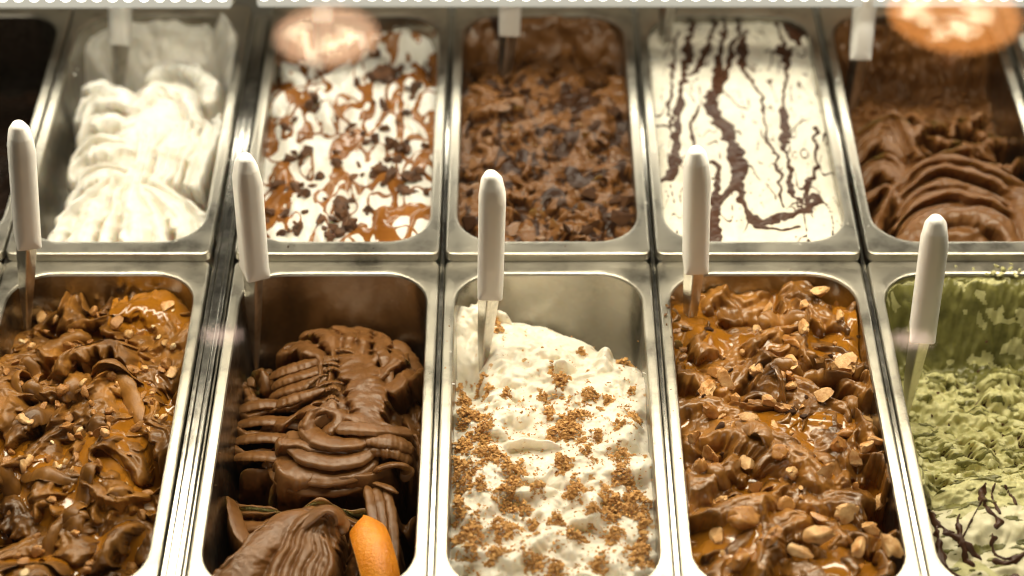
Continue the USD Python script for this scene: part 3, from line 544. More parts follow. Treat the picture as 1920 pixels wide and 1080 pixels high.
for pts, a, b in (([(572, 786, -.030), (600, 822, -.0265), (650, 830, -.026), (700, 816, -.028)], [6, 11, 11, 5], [2.6, 3.8, 3.6, 2.2]), ([(552, 808, -.038), (580, 852, -.033), (650, 862, -.032), (702, 832, -.031)], [7, 12, 12, 5], [2.8, 4.2, 4.2, 2.2]),
        ([(536, 838, -.046), (566, 884, -.041), (645, 892, -.040), (704, 852, -.036)], [7, 12, 12, 5], [2.8, 4.4, 4.4, 2.2]), ([(522, 868, -.053), (556, 906, -.049), (640, 914, -.048), (704, 878, -.044)], [7, 11, 11, 5], [2.8, 4.4, 4.2, 2.2]),
        ([(630, 800, -.0225), (700, 803, -.0225), (772, 810, -.034)], [7, 10, 6], [2.4, 3.0, 2]), ([(672, 826, -.030), (722, 824, -.0265), (774, 842, -.038)], [5, 11, 7], [2.4, 5, 3]), ([(676, 850, -.036), (726, 842, -.031), (772, 866, -.044)], [5, 10, 7], [2.4, 5, 3]),
        ([(495, 880, -.056), (515, 868, -.050), (532, 878, -.050), (525, 895, -.056)], [4, 5, 5, 4], [3, 4, 4, 3]), ([(735, 640, -.040), (772, 690, -.046), (780, 740, -.056)], [8, 10, 7], [3, 4, 3]), ([(700, 655, -.030), (722, 672, -.029), (730, 725, -.034)], [4, 6, 4], [2.4, 3.4, 2.4])):
    fold(pts, a, b, [0.10, 0.3, 0.45, 0.15], rib=0.09, lip=0.14, sq=0.82)
for k in range(4):
    y = 690 + 19 * k; fold([(506 + 5 * (k % 2), y + 18, -.049), (535, y + 4, -.039), (574, y - 8, -.033), (612, y - 24, -.029)], [4, 8, 8.5, 4], [1.6, 3.0, 3.2, 1.8], [0.0, 0.4, 0.5, 0.3], rib=0.12, lip=0.15, sq=1.0)
for k, y in enumerate((757, 787, 817, 850)):
    fold([(440, y + 16 - 3 * k, -.057), (468, y + 3, -.049), (515, y - 2 + 2 * k, -.045), (575, y + 12, -.046)], [4, 7.5, 9, 6], [1.4, 2.4, 2.8, 2.4], [0.0, 0.35, 0.5, 0.2], rib=0.08, lip=0.22, sq=0.95)
k_ = rock(rng, 0.0130, 0.20, 30, 0.75, sub=1).subdivide(); trimesh.smoothing.filter_taubin(k_, iterations=8); u, v = f.uv(612, 772, -.02); k_.apply_translation([u, v, -0.0235]); obj('knob', k_, 'milk_chocolate', g, smooth=True)
fold([(430, 935, -.052), (440, 960, -.046), (452, 1000, -.045), (478, 1025, -.046)], [4, 7, 7, 3], [1.4, 1.6, 1.6, 1], [0.9, 0.7, 0.4], name='curl')
fold([(540, 1010, -.030), (590, 965, -.022), (622, 957, -.020), (638, 978, -.027), (628, 992, -.034)], [4, 9, 9, 8, 5], [1.6, 2.4, 2.6, 2.4, 1.6], [0.2, 0.5, 0.8, 0.9], name='curl', rib=0.03)
for k in range(3):
    fold([(688 + 17 * k, 912 + 4 * k, -.044), (697 + 18 * k, 960, -.042), (705 + 17 * k, 1020, -.047), (712 + 14 * k, 1080, -.054)], [3.6, 4, 3.6, 2.5], [3, 3.4, 3, 2], [0.3, 0.1], name='ribbon', rib=0.10)
fold([(700, 905, -.040), (730, 915, -.036), (745, 925, -.04)], [2, 3, 2], [1, 1.2, 1], [0.2, 0.4], name='curl')
fold([(700, 885, -.038), (735, 872, -.034), (762, 878, -.040), (752, 900, -.048)], [4, 7, 7, 4], [1.8, 2.4, 2.4, 1.8], [0.6, 0.9], name='curl')
for k in range(8):
    x, y, q, l = 628 + rng.normal(0, 14), 662 + 11 * k + rng.normal(0, 4), rng.normal(0, 0.4), rng.uniform(12, 30)
    fold([(x - l, y + 5 + q * l, -.0295), (x, y - 3, -.0262), (x + l, y + 6 - q * l, -.0295)], [2, 3.4, 2], [0.9, 1.2, 0.8], [rng.uniform(0, .4), rng.uniform(0.2, .8)], name='wrinkle', n=40, m=12, rib=0.28)
for px, py, s in ((455, 712, 6), (470, 705, 6), (462, 725, 5), (500, 665, 6), (512, 690, 5)):
    u, v = f.uv(px, py, -0.045); sz = s * 0.0008; obj('scrap', put(f, rock(rng, sz, 0.25, 30, 0.8, sub=1), u, v, 0.2 * sz), 'milk_chocolate', g, smooth=60)
# the orange peel: a curved crescent of rind
u, v = f.uv(713, 1040, -0.035)
op = thing('orange_peel', 'bright orange peel wedge stuck in the front chocolate gelato', 'orange peel', f.loc + np.array([u, v, -0.034]))
nt, ns = 40, 18; tt = np.linspace(-1, 1, nt); ss = np.linspace(-1, 1, ns)
def peel(off, shrink):
    P = []
    for t in tt:
        w = 0.0132 * shrink * math.sqrt(max(1 - abs(t) ** 5, 0.0005)); c = np.array([-0.004 - 0.010 * t, 0.036 * t, 0.010 - 0.012 * t * t + 0.003 * t])
        for s_ in ss: P.append(c + np.array([w * s_, 0.004 * s_, off - 0.0075 * s_ * s_]) )
    return np.array(P)
def sheet(P): i = np.arange(nt * ns).reshape(nt, ns); a, b, c, d = i[:-1, :-1].ravel(), i[:-1, 1:].ravel(), i[1:, 1:].ravel(), i[1:, :-1].ravel(); return P, np.column_stack([a, b, c, d])
P1, Q1 = sheet(peel(0.0, 1.0)); obj('rind', (P1, Q1), 'orange_peel', op, smooth=True)
P2, Q2 = sheet(peel(-0.0035, 0.98)); obj('pith', (P2, Q2[:, ::-1]), 'orange_pith', op, smooth=True)

# --- front row, column E: pistachio
f = Field('E', 'front', 0.0008, -0.06, 51)
near = ramp(f.V + 0.005 * f.n(6) + 0.002 * f.n(2) + 0.12 * np.clip(-f.U - 0.055, 0, 1), -0.072, -0.060, 1, 0)
f.H = -0.076 + ramp(f.V, 0.126, 0.160, 0, 0.070) + 0.044 * ramp(f.V, 0.06, -0.09, 0, 1) + ramp(-f.U, 0.055, 0.073, 0, 0.035)
rough = gaussian_filter(np.abs(f.n(2.4)), 0.8); f.H += (0.0045 * f.n(6) + 0.0034 * rough + 0.001 * f.n(1.2)) * (1 - near) * ramp(f.V, 0.10, 0.13, 1, 0.3)
zf = lambda u, v: -0.074 + 0.044 * float(ramp(v, 0.06, -0.09, 0, 1))
f.strokes(90, 0.022, 0.0080, lambda u, v: zf(u, v) + 0.007, 0.0045, 0.008, 2, 0.0012, vr=(-0.42, 0.75), jag=0.55)
S_ = f.stroke
f.H = np.where(near > 0.5, -0.034 + 0.003 * f.n(10), f.H)
S_([(1790, 925), (1850, 900), (1930, 915)], 14 * mm, -0.022, 0.004, zref=-0.022, jag=0.1)
S_([(1770, 1000), (1850, 960), (1940, 980)], 26 * mm, [-0.026, -0.020, -0.020], 0.010, zref=-0.022, jag=0.1)
S_([(1760, 1080), (1850, 1060), (1950, 1060)], 20 * mm, [-0.036, -0.030, -0.028], 0.012, 2, 0.002, zref=-0.03, jag=0.2)
f.H = gaussian_filter(f.H, 0.9) + 0.0005 * f.n(1.1) * (1 - near) + 0.0006 * f.n(2.2)
f.wall_limit(); f.lean(0.4)
g = gelato('pistachio_gelato', 'crumbly green pistachio gelato scooped low with chocolate drizzle on its near end', f)
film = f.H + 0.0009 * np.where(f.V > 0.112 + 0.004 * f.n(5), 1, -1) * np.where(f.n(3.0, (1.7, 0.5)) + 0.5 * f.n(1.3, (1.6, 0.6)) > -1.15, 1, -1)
Zc = np.where(near > 0.35, f.H + 0.0008 * (near - 0.3) + 0.0004 * f.n(8), f.H - 0.002)
obj('gelato_mass', f.mesh(), 'pistachio', g, smooth=True)
f.sauce(g, 'wall_smear', 'pistachio_film', film, label='thin green smear left on the far wall with shade put into its dark colour')
f.sauce(g, 'cream_topping', 'pistachio_cream', Zc)
h0 = f.H; f.H = np.maximum(f.H, np.where(near > 0.35, Zc, -1))
m = np.full(f.H.shape, -1.0)
def dz(pts, w, z=-0.021):
    global m
    c = np.array([f.uv(a, b, z) for a, b in pts]); t = np.linspace(0, 1, 200); path = CubicSpline(np.linspace(0, 1, len(c)), c)(t)
    d = cKDTree(path).query(f.pts)[0].reshape(f.H.shape); m = np.maximum(m, 1 - (d / (0.50 * w * mm * (1 + 0.75 * np.clip(f.n(2.2), -0.8, 2)))) ** 2)
for pts, w in (([(1848, 905), (1845, 945), (1866, 970), (1870, 985)], 3.4), ([(1866, 905), (1862, 930), (1875, 965)], 2.0), ([(1840, 940), (1815, 985), (1800, 1010)], 1.6), ([(1800, 960), (1798, 985), (1812, 1015), (1830, 1040)], 3.6),
               ([(1770, 990), (1810, 1005), (1845, 1030)], 2.6), ([(1862, 995), (1880, 1030), (1920, 1030)], 3.4), ([(1872, 1035), (1900, 1040), (1930, 1020)], 3.0), ([(1885, 910), (1900, 930), (1905, 945)], 1.6), ([(1752, 950), (1765, 1010), (1790, 1050), (1850, 1075)], 4.0), ([(1745, 940), (1760, 970), (1785, 990)], 3.5), ([(1860, 1075), (1900, 1065), (1930, 1070)], 4), ([(1726, 862), (1735, 905), (1745, 945)], 2.5)):
    dz(pts, w)
f.sauce(g, 'chocolate_drizzle', 'chocolate_sauce', f.drape(m, 0.0022)); f.H = h0
rng = np.random.default_rng(515)
for px, py, s in ((1870, 500, 5), (1882, 507, 7), (1895, 505, 5), (1860, 512, 5), (1912, 510, 5), (1792, 500, 3), (1826, 505, 3), (1897, 495, 3), (1850, 515, 4), (1875, 515, 6), (1905, 518, 5)):
    p = at_z(px, py, 0.0) - f.loc; sz = s * 0.0005; q = rock(rng, sz, 0.25, 30, 0.7, sub=1); q.apply_translation([p[0], p[1], 0.3 * sz]); obj('rim_crumb', q, 'pistachio', g, smooth=60, label='green crumb stuck on the far rim')
for k in range(60):
    u, v = inside(rng, 0.004, (-0.36, 0.7)); sz = rng.uniform(0.0018, 0.0046); obj('lump', put(f, rock(rng, sz, 0.25, 26, 0.9, sub=1), u, v, 0.2 * sz), 'pistachio', g, smooth=60)
for k in range(16):
    u, v = inside(rng, 0.006, (0.1, 0.95)); sz = rng.uniform(0.001, 0.002); obj('chocolate_chip', put(f, rock(rng, sz, 0.3, 14, 0.6), u, v, 0.1 * sz), 'chocolate_chunk', g, smooth=False)

# --- back row: white swirls
f = Field('A', 'back', 0.0009, -0.075, 61)
S = f.stroke
f.H += 0.003 * f.n(9) + ramp(f.V, 0.100, 0.158, 0, 0.066) + ramp(-f.V, 0.12, 0.16, 0, 0.03) + ramp(f.U, 0.045, 0.072, 0, 0.05) * ramp(f.V, -0.05, 0.1, 0.3, 1)
S([(240, 420), (260, 340), (290, 240), (320, 150)], [60 * mm, 60 * mm, 54 * mm, 40 * mm], [-0.026, -0.021, -0.015, -0.018], 0.030, pw=2.4, zref=-0.02, jag=0.12)
for k, (a, w, r) in enumerate(((-1.0, 8, 3), (-0.62, 11, 4), (-0.30, 7, 2), (0.05, 12, 4), (0.32, 7, 3), (0.66, 11, 4), (1.0, 8, 3))):   # fan on the near end
    S([(240 + 40 * math.sin(a), 330 + 9 * (k % 3)), (248 + 125 * math.sin(a), 398 - 14 * abs(a)), (244 + 172 * math.sin(a), 452 - 28 * abs(a))], [3.5 * mm, w * mm, (w + 1) * mm], [-0.015, -0.0170 + 0.001 * (k % 2), -0.025], 0.006, r, 0.0010, zref=-0.018, jag=0.14, wob=0.5)
for k in range(10):  # curved leaf of ridges right of the middle
    x = 250 + 17 * k + f.rng.normal(0, 4); S([(x - 28, 345 - 2 * k), (x + 4, 300 - 4 * k), (x + 14, 235 - 3 * k)], [3 * mm, 5 * mm, 3.5 * mm], [-0.016, -0.0075 - 0.0004 * abs(k - 4) ** 1.5, -0.014], 0.006, zref=-0.012, jag=0.1, pw=2.6)
for k, (y, w) in enumerate(((172, 9), (190, 6), (222, 11), (262, 7), (275, 10), (318, 6), (330, 9))):   # ruffles at the left
    S([(150 - 2 * k + 9 * (k % 3), y + 12), (185 - 2 * k, y - 6 * (k % 2)), (240 + 8 * (k % 3), y + 10)], w * mm, [-0.030, -0.017 + 0.0015 * (k % 2), -0.012], 0.009, 2, 0.0018, zref=-0.018, jag=0.25)
for pts in ([(290, 130), (330, 115), (375, 130), (390, 160)], [(255, 190), (290, 165), (330, 175)], [(300, 150), (345, 175), (370, 215)], [(170, 140), (205, 155), (240, 180)]):
    S(pts, 10 * mm, [-0.012, -0.007, -0.010], 0.010, 3, 0.0015, zref=-0.01, jag=0.15)
f.H = gaussian_filter(f.warp(f.warp(f.H, 7, 1.4), 3, 0.5), 0.8) + 0.0003 * f.n(2) + 0.0012 * f.n(6); f.sharpen(0.9, 4)
f.wall_limit(); f.lean(0.8)
g = gelato('whipped_white_gelato', 'plain white whipped gelato in ridged swirls, back row left of the rail', f)
obj('gelato_mass', f.mesh(), 'cream_white', g, smooth=True)

# --- back row: white with caramel veins and brownie lumps
f = Field('B', 'back', 0.0009, -0.02, 71)
f.H = -0.016 + 0.0022 * f.n(9, (0.8, 1.5)) + 0.0012 * f.n(4, (0.8, 1.6)) - ramp(f.V, 0.07, 0.13, 0, 0.03) + ramp(f.V, 0.125, 0.16, 0, 0.03) - ramp(-f.U, 0.05, 0.07, 0, 0.008)
zf = lambda u, v: -0.014 - float(ramp(v, 0.07, 0.13, 0, 0.03))
f.strokes(60, 0.045, 0.008, zf, 0.003, 0.006, 0, 0, dirs=(1.5, 0.35), jag=0.3, vr=(-1, 0.8))
f.H = gaussian_filter(f.warp(f.H, 6, 1.5), 1.0)
f.wall_limit()
g = gelato('brownie_caramel_gelato', 'white gelato with orange caramel veins and dark brownie lumps, back row', f)
obj('gelato_mass', f.mesh(), 'cream_white', g, smooth=True)
v1 = f.n(9, (0.75, 1.9)); v2 = f.n(7, (0.8, 1.5)); v3 = f.n(11, (0.8, 1.3))
m = np.maximum(1 - np.abs(v1) / 0.30, 1 - np.abs(v2 - 0.3) / 0.20) * (1.0 - ramp(f.V, 0.09, 0.12, 0, 1.3)); m = np.maximum(m, (v3 - 1.15) * 1.6) + 0.12 * f.n(2)
f.sauce(g, 'caramel_sauce', 'light_caramel', f.drape(m - 0.1, 0.0016, 1.6)); h0 = f.H; f.H = f.top
rng = np.random.default_rng(717)
for px, py, s in ((720, 140, 13), (700, 152, 10), (735, 120, 9), (580, 200, 8), (595, 195, 8), (735, 270, 10), (755, 275, 10), (700, 262, 8), (710, 320, 9), (730, 330, 8), (575, 285, 8), (545, 290, 8), (535, 235, 6), (780, 160, 7), (645, 400, 12), (655, 425, 10), (640, 380, 8),
                  (600, 325, 6), (520, 340, 7), (535, 395, 7), (510, 385, 6), (690, 390, 6), (665, 330, 6), (770, 335, 10), (765, 360, 8), (560, 430, 7), (600, 415, 7), (525, 430, 6), (720, 205, 7), (760, 220, 6), (660, 230, 5), (630, 300, 6), (555, 350, 7), (745, 300, 6), (575, 360, 6), (615, 440, 6)):
    u, v = f.uv(px, py, -0.012); sz = s * 0.00098; parts = []
    for j in range(3):
        q = rock(rng, sz * (0.85 if j == 0 else rng.uniform(0.35, 0.6)), 0.45, 28, 0.85, sub=1); parts.append(put(f, q, u + (j > 0) * rng.normal(0, sz), v + (j > 0) * rng.normal(0, sz), 0.3 * sz))
    obj('brownie_lump', trimesh.util.concatenate(parts), 'brownie', g, smooth=30)
f.H = h0

# --- back row: brown with chocolate shards
f = Field('C', 'back', 0.0009, -0.03, 81)
zf = lambda u, v: -0.018 - float(ramp(v, 0.06, 0.135, 0, 0.026))
f.H = -0.024 - ramp(f.V, 0.06, 0.125, 0, 0.026) + ramp(f.V, 0.112, 0.160, 0, 0.050) + 0.0022 * f.n(8) + 0.0012 * f.n(3)
f.strokes(55, 0.05, 0.011, zf, 0.003, 0.007, 2, 0.001, vr=(-1, 0.65), dirs=(1.4, 0.5), jag=0.35)
f.strokes(90, 0.020, 0.0055, lambda u, v: zf(u, v) + 0.002, 0.003, 0.007, 0, 0, vr=(-1, 0.1), jag=0.6, curl=2)
f.H = gaussian_filter(f.warp(f.H, 5, 1.8), 0.9) + 0.0003 * f.n(1.3)
f.wall_limit(); f.lean(0.6)
g = gelato('chocolate_shard_gelato', 'light brown gelato with dark chocolate shards and drizzle, middle of the back row', f)
obj('gelato_mass', f.mesh(), 'milk_chocolate_light', g, smooth=True)
v1, v2 = f.n(7, (0.7, 2.4)), f.n(8)
m = np.maximum((1 - np.abs(v1) / 0.42) - 0.9 * (v2 > 0.5), (f.n(5, (0.8, 1.4)) - 1.1) * 2) - ramp(f.V, 0.08, 0.12, 0, 2) + 0.2 * f.n(1.8)
f.sauce(g, 'chocolate_drizzle', 'gloss_chocolate', f.drape(m, 0.0013, 1.4))
rng = np.random.default_rng(818)
for k in range(95):
    u, v = inside(rng, 0.006, (-1, 0.55)); 
    if rng.random() > 1.2 - 0.9 * (v / (IL / 2) + 0.5): pass
    sz = rng.uniform(0.0025, 0.0075) * (1.15 - 0.5 * v / IL); mt = 'chocolate_chunk' if rng.random() < 0.62 else 'milk_chocolate_light'
    obj('chocolate_shard', put(f, rock(rng, sz, 0.25, 11, 0.45), u, v, 0.22 * sz), mt, g, smooth=False)

# --- back row: white with chocolate veins
f = Field('D', 'back', 0.0009, -0.012, 91)
f.H = -0.012 + 0.004 * np.cos(f.U / IW * 2.2) + 0.0012 * f.n(10, (0.7, 1.8)) + 0.0005 * f.n(3, (0.8, 1.6)) + 0.00025 * f.n(1.3)
f.strokes(34, 0.06, 0.010, -0.0085, 0.0022, 0.004, 2, 0.0012, dirs=(1.5, 0.25), jag=0.3)
f.H = gaussian_filter(f.warp(f.H, 7, 1.5), 1.0); f.wall_limit(-0.004, 0.02)
g = gelato('stracciatella_gelato', 'smooth white gelato crossed by long dark chocolate veins, back row', f)
obj('gelato_mass', f.mesh(), 'stracciatella_cream', g, smooth=True)
m = np.full(f.H.shape, -1.0)
def vein(pts, w):
    global m
    c = np.array([f.uv(a, b, -0.008) for a, b in pts]); t = np.linspace(0, 1, 300); k = np.linspace(0, 1, len(c)); path = CubicSpline(k, c)(t); W = np.interp(t, np.linspace(0, 1, np.size(w)), np.atleast_1d(w)) * mm * 1.12
    d, i = cKDTree(path).query(f.pts); m = np.maximum(m, (1 - (d / (W[i] * 1.0)) ** 2).reshape(m.shape))
for pts, w in (([(1382, 20), (1375, 90), (1350, 160), (1335, 200), (1362, 240), (1375, 275), (1385, 300), (1378, 350), (1345, 380), (1338, 440)], (2, 2.2, 3.5, 7, 6, 4.5, 7, 5, 1.6, 5)),
               ([(1375, 280), (1385, 345), (1400, 390), (1420, 415), (1450, 412), (1490, 400), (1525, 385), (1530, 370)], (6, 4, 3, 4, 4.5, 3, 2.6, 4)),
               ([(1300, 25), (1290, 95), (1278, 170), (1270, 240), (1265, 300), (1250, 335)], (2, 3, 2, 3, 4.5, 4)),
               ([(1340, 25), (1332, 70), (1310, 120), (1290, 140)], (2, 2.4, 3, 1.2)), ([(1362, 30), (1350, 110), (1338, 190)], (1.5, 2.4, 4)),
               ([(1392, 110), (1405, 150), (1430, 190), (1440, 250), (1458, 300), (1462, 360), (1465, 390)], (3, 1.8, 1.2, 1.2, 1.3, 1.2, 1)),
               ([(1470, 90), (1475, 130), (1470, 190), (1472, 230), (1470, 262)], (6.5, 1.2, 1.6, 4.0, 5)), ([(1470, 50), (1490, 60), (1495, 75)], (2, 6.5, 4)), ([(1472, 262), (1478, 300), (1485, 330), (1482, 355), (1500, 380)], (2, 1, 3.4, 1.5, 1.2)),
               ([(1525, 240), (1530, 290), (1528, 330), (1512, 350), (1520, 390)], (1.2, 1.6, 2, 1.8, 2.2)), ([(1528, 330), (1515, 375), (1520, 395)], (1.2, 1.6, 3)), ([(1445, 30), (1460, 55), (1480, 100)], (1.3, 1.2, 1.6)),
               ([(1270, 60), (1262, 130), (1255, 190), (1260, 235)], (1.2, 1.2, 2, 1.2)), ([(1330, 300), (1345, 330), (1340, 400), (1345, 440)], (1.2, 2.5, 4.5, 5)), ([(1420, 420), (1440, 430), (1500, 425)], (2, 1.4, 1.2)), ([(1310, 200), (1300, 260), (1320, 300)], (1.1, 1.4, 1)), ([(1395, 60), (1392, 100), (1396, 140)], (2.2, 4, 1.3))):
    vein(pts, w)
m = f.warp(m, 3, 1.3); m = m + 0.22 * f.n(1.6); v1 = f.n(6, (0.7, 2.2)); v2 = f.n(4, (0.7, 2.6)); m = np.maximum(m, np.maximum(0.9 - np.abs(v1) / 0.075 - 1.2 * (f.n(9) > 0.3), 0.8 - np.abs(v2) / 0.06 - 1.2 * (f.n(7) > -0.1)))
f.sauce(g, 'chocolate_veins', 'chocolate_sauce', f.drape(m, 0.0019, 1.2))

# --- back row: chocolate swirls at the right
f = Field('E', 'back', 0.0009, -0.06, 101)
S = f.stroke
f.H += 0.004 * f.n(9) + ramp(f.V, 0.105, 0.158, 0, 0.05) + 0.0025 * np.abs(f.n(2.5)) * ramp(f.V, 0.0, 0.05, 0, 1)
S([(1830, 430), (1800, 370), (1760, 290)], [50 * mm, 48 * mm, 30 * mm], [-0.022, -0.026, -0.034], 0.022, pw=2.2, zref=-0.02, jag=0.1)
for k, y in enumerate((0, 16, 30, 62, 78, 112)):
    S([(1605 + 3 * k, 232 + y), (1655 + 5 * (k % 2), 218 + y), (1705 - 6 * (k % 3), 256 + y)], (9.0 - 2.5 * (k % 2)) * mm, [-0.034, -0.016 - 0.0018 * k, -0.028], 0.010, 2, 0.0016, zref=-0.02, jag=0.15, pw=2.6)
S([(1640, 240), (1675, 205), (1715, 250)], 9 * mm, [-0.026, -0.012, -0.022], 0.010, 2, 0.001, zref=-0.015)
for k, (o, w, t) in enumerate(((0, 9, 0), (17, 6, 2), (44, 11, -1), (62, 6, 1.5), (92, 12, 0.5))):
    S([(1690 - 1.5 * o / 10, 332 + o), (1765 + 3 * (k % 2), 292 + o * 1.05), (1860 - 9 * (k % 3), 310 + o * 1.1), (1935, 350 + o * (0.7 + 0.1 * (k % 2)))], [4 * mm, w * mm, (w - 1) * mm, 5 * mm], [-0.027, -0.0165 + t * mm, -0.0155 + t * mm * 0.5, -0.023], 0.011, 1 + k % 2, 0.0009, zref=-0.018, jag=0.16, pw=2.8)
S([(1855, 260), (1800, 265), (1740, 300)], 9 * mm, [-0.030, -0.020, -0.026], 0.010, 2, 0.002, zref=-0.022, jag=0.4)
S([(1905, 345), (1925, 390), (1930, 430)], 13 * mm, [-0.018, -0.014, -0.018], 0.010, 2, 0.001, zref=-0.018, jag=0.1)
S([(1700, 430), (1760, 395), (1840, 395), (1900, 420)], 12 * mm, [-0.022, -0.0135, -0.012, -0.016], 0.008, 2, 0.0008, zref=-0.014, jag=0.1)
for k in range(5):
    S([(1650 + 8 * k, 395 - 14 * k), (1662 + 8 * k, 360 - 8 * k), (1690 + 9 * k, 330 - 8 * k)], 6 * mm, [-0.032, -0.026, -0.030], 0.009, 1, 0.001, zref=-0.026, jag=0.3)
f.strokes(26, 0.022, 0.006, -0.030, 0.004, 0.008, 2, 0.0015, vr=(-0.2, 0.35), ur=(-0.2, 0.9), jag=0.5)
f.H = gaussian_filter(f.warp(f.H, 6, 1.2), 0.8) + 0.0002 * f.n(2); f.sharpen(0.5, 4)
f.wall_limit(); f.lean(0.8)
g = gelato('scooped_chocolate_gelato', 'chocolate gelato in curved scooped swirls in the back row under the mirrored lamp', f)
obj('gelato_mass', f.mesh(), 'milk_chocolate', g, smooth=True)

# --- back row corners: dark chocolate at the left edge, white caramel at the right edge
f = Field('F', 'back', 0.0012, -0.055, 121)
f.H += 0.005 * f.n(9) + 0.0015 * f.n(2.5) - ramp(f.V, 0.0, 0.1, 0, 0.03); f.H = gaussian_filter(f.H, 0.8); f.wall_limit()
g = gelato('dark_chocolate_gelato', 'nearly black chocolate gelato scooped low at the top left corner', f); obj('gelato_mass', f.mesh(), 'black_chocolate', g, smooth=True)
f = Field('G', 'back', 0.0014, -0.014, 131)
f.H += 0.003 * f.n(7) + 0.001 * f.n(2.5); f.H = gaussian_filter(f.H, 0.8); f.wall_limit()
g = gelato('white_caramel_gelato', 'sliver of white gelato with caramel at the right edge of the photo', f); obj('gelato_mass', f.mesh(), 'cream_white', g, smooth=True)
f.sauce(g, 'caramel_sauce', 'light_caramel', f.drape(1 - np.abs(f.n(7, (0.8, 1.6))) / 0.3, 0.0015))
f = Field('F', 'front', 0.0016, -0.05, 141)
f.H += 0.004 * f.n(9); f.wall_limit()
# --- specks and droplets on the rims
rng = np.random.default_rng(909)
def specks(parent_label, col, row, mat, pts):
    loc = pan_loc(col, row)
    path = next(str(p.GetPath()) for p in stage.GetPrimAtPath('/World').GetChildren() if p.GetName().startswith(parent_label))
    for px, py, s_ in pts:
        p = at_z(px, py, loc[2]) - loc; sz = s_ * 0.00032; q = rock(rng, sz, 0.25, 30, 0.5, sub=1); q.apply_translation([p[0], p[1], 0.2 * sz]); obj('rim_speck', q, mat, path, smooth=60)
specks('crumb_topped', 'C', 'front', 'cookie', ((842, 612, 3), (838, 640, 2), (1222, 900, 3), (1196, 640, 3), (835, 690, 2.5), (1215, 760, 2)))
specks('crumb_topped', 'C', 'front', 'cream_white', ((845, 660, 3), (850, 720, 4), (1208, 700, 4), (1226, 830, 3), (843, 600, 3)))
specks('walnut', 'D', 'front', 'milk_chocolate', ((1258, 730, 2.5), (1262, 770, 2), (1276, 860, 2.5), (1640, 620, 2.5), (1482, 507, 2.5), (1663, 750, 3), (1250, 610, 4), (1258, 632, 3)))
specks('chocolate_gelato', 'B', 'front', 'milk_chocolate', ((404, 910, 2.5), (412, 850, 1.8), (430, 700, 2), (812, 880, 2), (806, 700, 1.8)))
specks('brownie', 'B', 'back', 'chocolate_chunk', ((540, 464, 4), (552, 461, 3), (700, 466, 2)))
specks('chocolate_shard', 'C', 'back', 'milk_chocolate', ((860, 400, 2), (1060, 462, 2), (1203, 300, 2)))
specks('whipped', 'A', 'back', 'cream_white', ((100, 436, 4), (372, 423, 4), (140, 140, 4), (145, 130, 3), (330, 452, 3), (428, 300, 3)))
specks('stracciatella', 'D', 'back', 'cream_white', ((1212, 380, 3), (1590, 420, 3), (1500, 458, 3), (1562, 250, 3)))
specks('scooped', 'E', 'back', 'cream_white', ((1628, 424, 4), (1600, 330, 3), (1590, 250, 3), (1570, 150, 5)))
#@@ SPATULAS
def bar_hull(levels, seg=10):
    """Hull chain of rounded rectangles: (z, half width, half depth, corner radius, x shift, y shift)."""
    out = []
    for (z0, a0, b0, r0, x0, y0), (z1, a1, b1, r1, x1, y1) in zip(levels[:-1], levels[1:]):
        sp = []
        for z, a, b, r, x, y in ((z0, a0, b0, r0, x0, y0), (z1, a1, b1, r1, x1, y1)):
            for sx in (-1, 1):
                for sy in (-1, 1): sp.append(m3.Manifold.sphere(r, seg * 2).translate((x + sx * (a - r), y + sy * (b - r), z)))
        out.append(m3.Manifold.batch_hull(sp))
    u = out[0]
    for o in out[1:]: u = u + o
    return u
HL = 0.118
handle = bar_hull([(0.002, 0.0094, 0.0122, 0.0020, 0, 0), (0.010, 0.0098, 0.0128, 0.0075, 0, 0), (HL - 0.028, 0.0100, 0.0130, 0.0080, 0, 0), (HL - 0.014, 0.0082, 0.0104, 0.0066, -0.0006, -0.0022), (HL - 0.0055, 0.0056, 0.0062, 0.0052, -0.0014, -0.0050)], 12)
blade = m3.Manifold.batch_hull([m3.Manifold.sphere(r, 12).translate(p) for r, p in ((0.0014, (-0.0074, 0.004, 0.006)), (0.0014, (0.0074, 0.004, 0.006)), (0.0014, (-0.001, -0.005, 0.006)), (0.0010, (-0.0080, 0.003, -0.045)), (0.0010, (0.0022, 0.002, -0.045)), (0.0010, (-0.004, -0.003, -0.045)), (0.0008, (-0.0058, 0.001, -0.105)), (0.0008, (-0.0045, 0.001, -0.105))) ])
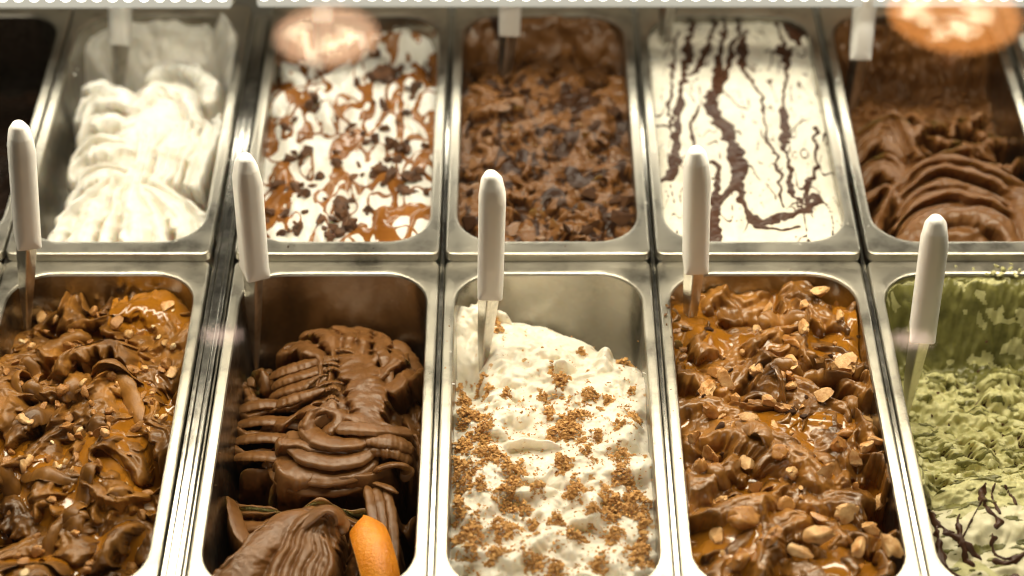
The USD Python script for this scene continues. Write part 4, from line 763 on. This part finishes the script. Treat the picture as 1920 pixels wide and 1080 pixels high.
def spatula(top, bot, entry, zin, lean, spin, label, first=[None]):
    yb = at_z(*entry, zin)[1]
    Q = at_y(*bot, yb + lean * 0.4); T = at_y(*top, yb + lean)
    d = (T - Q) / np.linalg.norm(T - Q)
    a = np.array([math.cos(spin), math.sin(spin), 0]); a -= d * (a @ d); a /= np.linalg.norm(a); b = np.cross(d, a)
    x = UsdGeom.Xform.Define(stage, numbered('/World/gelato_spatula'))
    x.AddTransformOp().Set(Gf.Matrix4d(*np.column_stack([np.vstack([a, b, d, Q]), [0, 0, 0, 1]]).ravel().tolist()))
    if first[0] is None:
        first[0] = str(x.GetPath()); obj('handle', handle, 'handle_plastic', first[0], smooth=40); obj('blade', blade, 'blade_steel', first[0], smooth=35)
    else:
        x.GetPrim().GetReferences().AddInternalReference(first[0]); x.GetPrim().SetInstanceable(True)
    tag(x, label, 'spatula', 'spatulas standing in the gelato')
    print(label, 'handle length', np.linalg.norm(T - Q).round(3))
spatula((37, 232), (52, 452), (32, 600), -0.03, 0.0, 0.30, 'white handled spatula standing in the nut and caramel gelato')
spatula((460, 292), (478, 510), (490, 640), -0.045, 0.0, 0.40, 'white handled spatula standing in the front chocolate folds')
spatula((924, 330), (919, 546), (905, 690), -0.04, 0.0, 0.0, 'white handled spatula standing in the crumb topped gelato')
spatula((1308, 278), (1304, 498), (1296, 600), -0.02, 0.0, 0.02, 'white handled spatula standing in the walnut caramel gelato')
spatula((1756, 424), (1729, 626), (1708, 740), -0.045, 0.0, -0.12, 'white handled spatula leaning in the pistachio gelato')
spatula((222, -120), (226, 72), (220, 140), -0.03, 0.0, 0.0, 'white handled spatula standing in the whipped white swirls')
spatula((600, -150), (606, 30), (605, 120), -0.03, 0.0, 0.0, 'white handled spatula partly hidden by the left mirrored lamp')
spatula((962, -140), (955, 56), (943, 160), -0.03, 0.0, 0.0, 'white handled spatula standing in the chocolate shard gelato')
spatula((1262, -200), (1256, -12), (1248, 100), -0.012, 0.0, 0.0, 'spatula of which only the blade shows in the white gelato with chocolate veins')
spatula((1632, -92), (1613, 100), (1600, 190), -0.04, 0.0, -0.1, 'white handled spatula standing in the scooped chocolate swirls at the right')
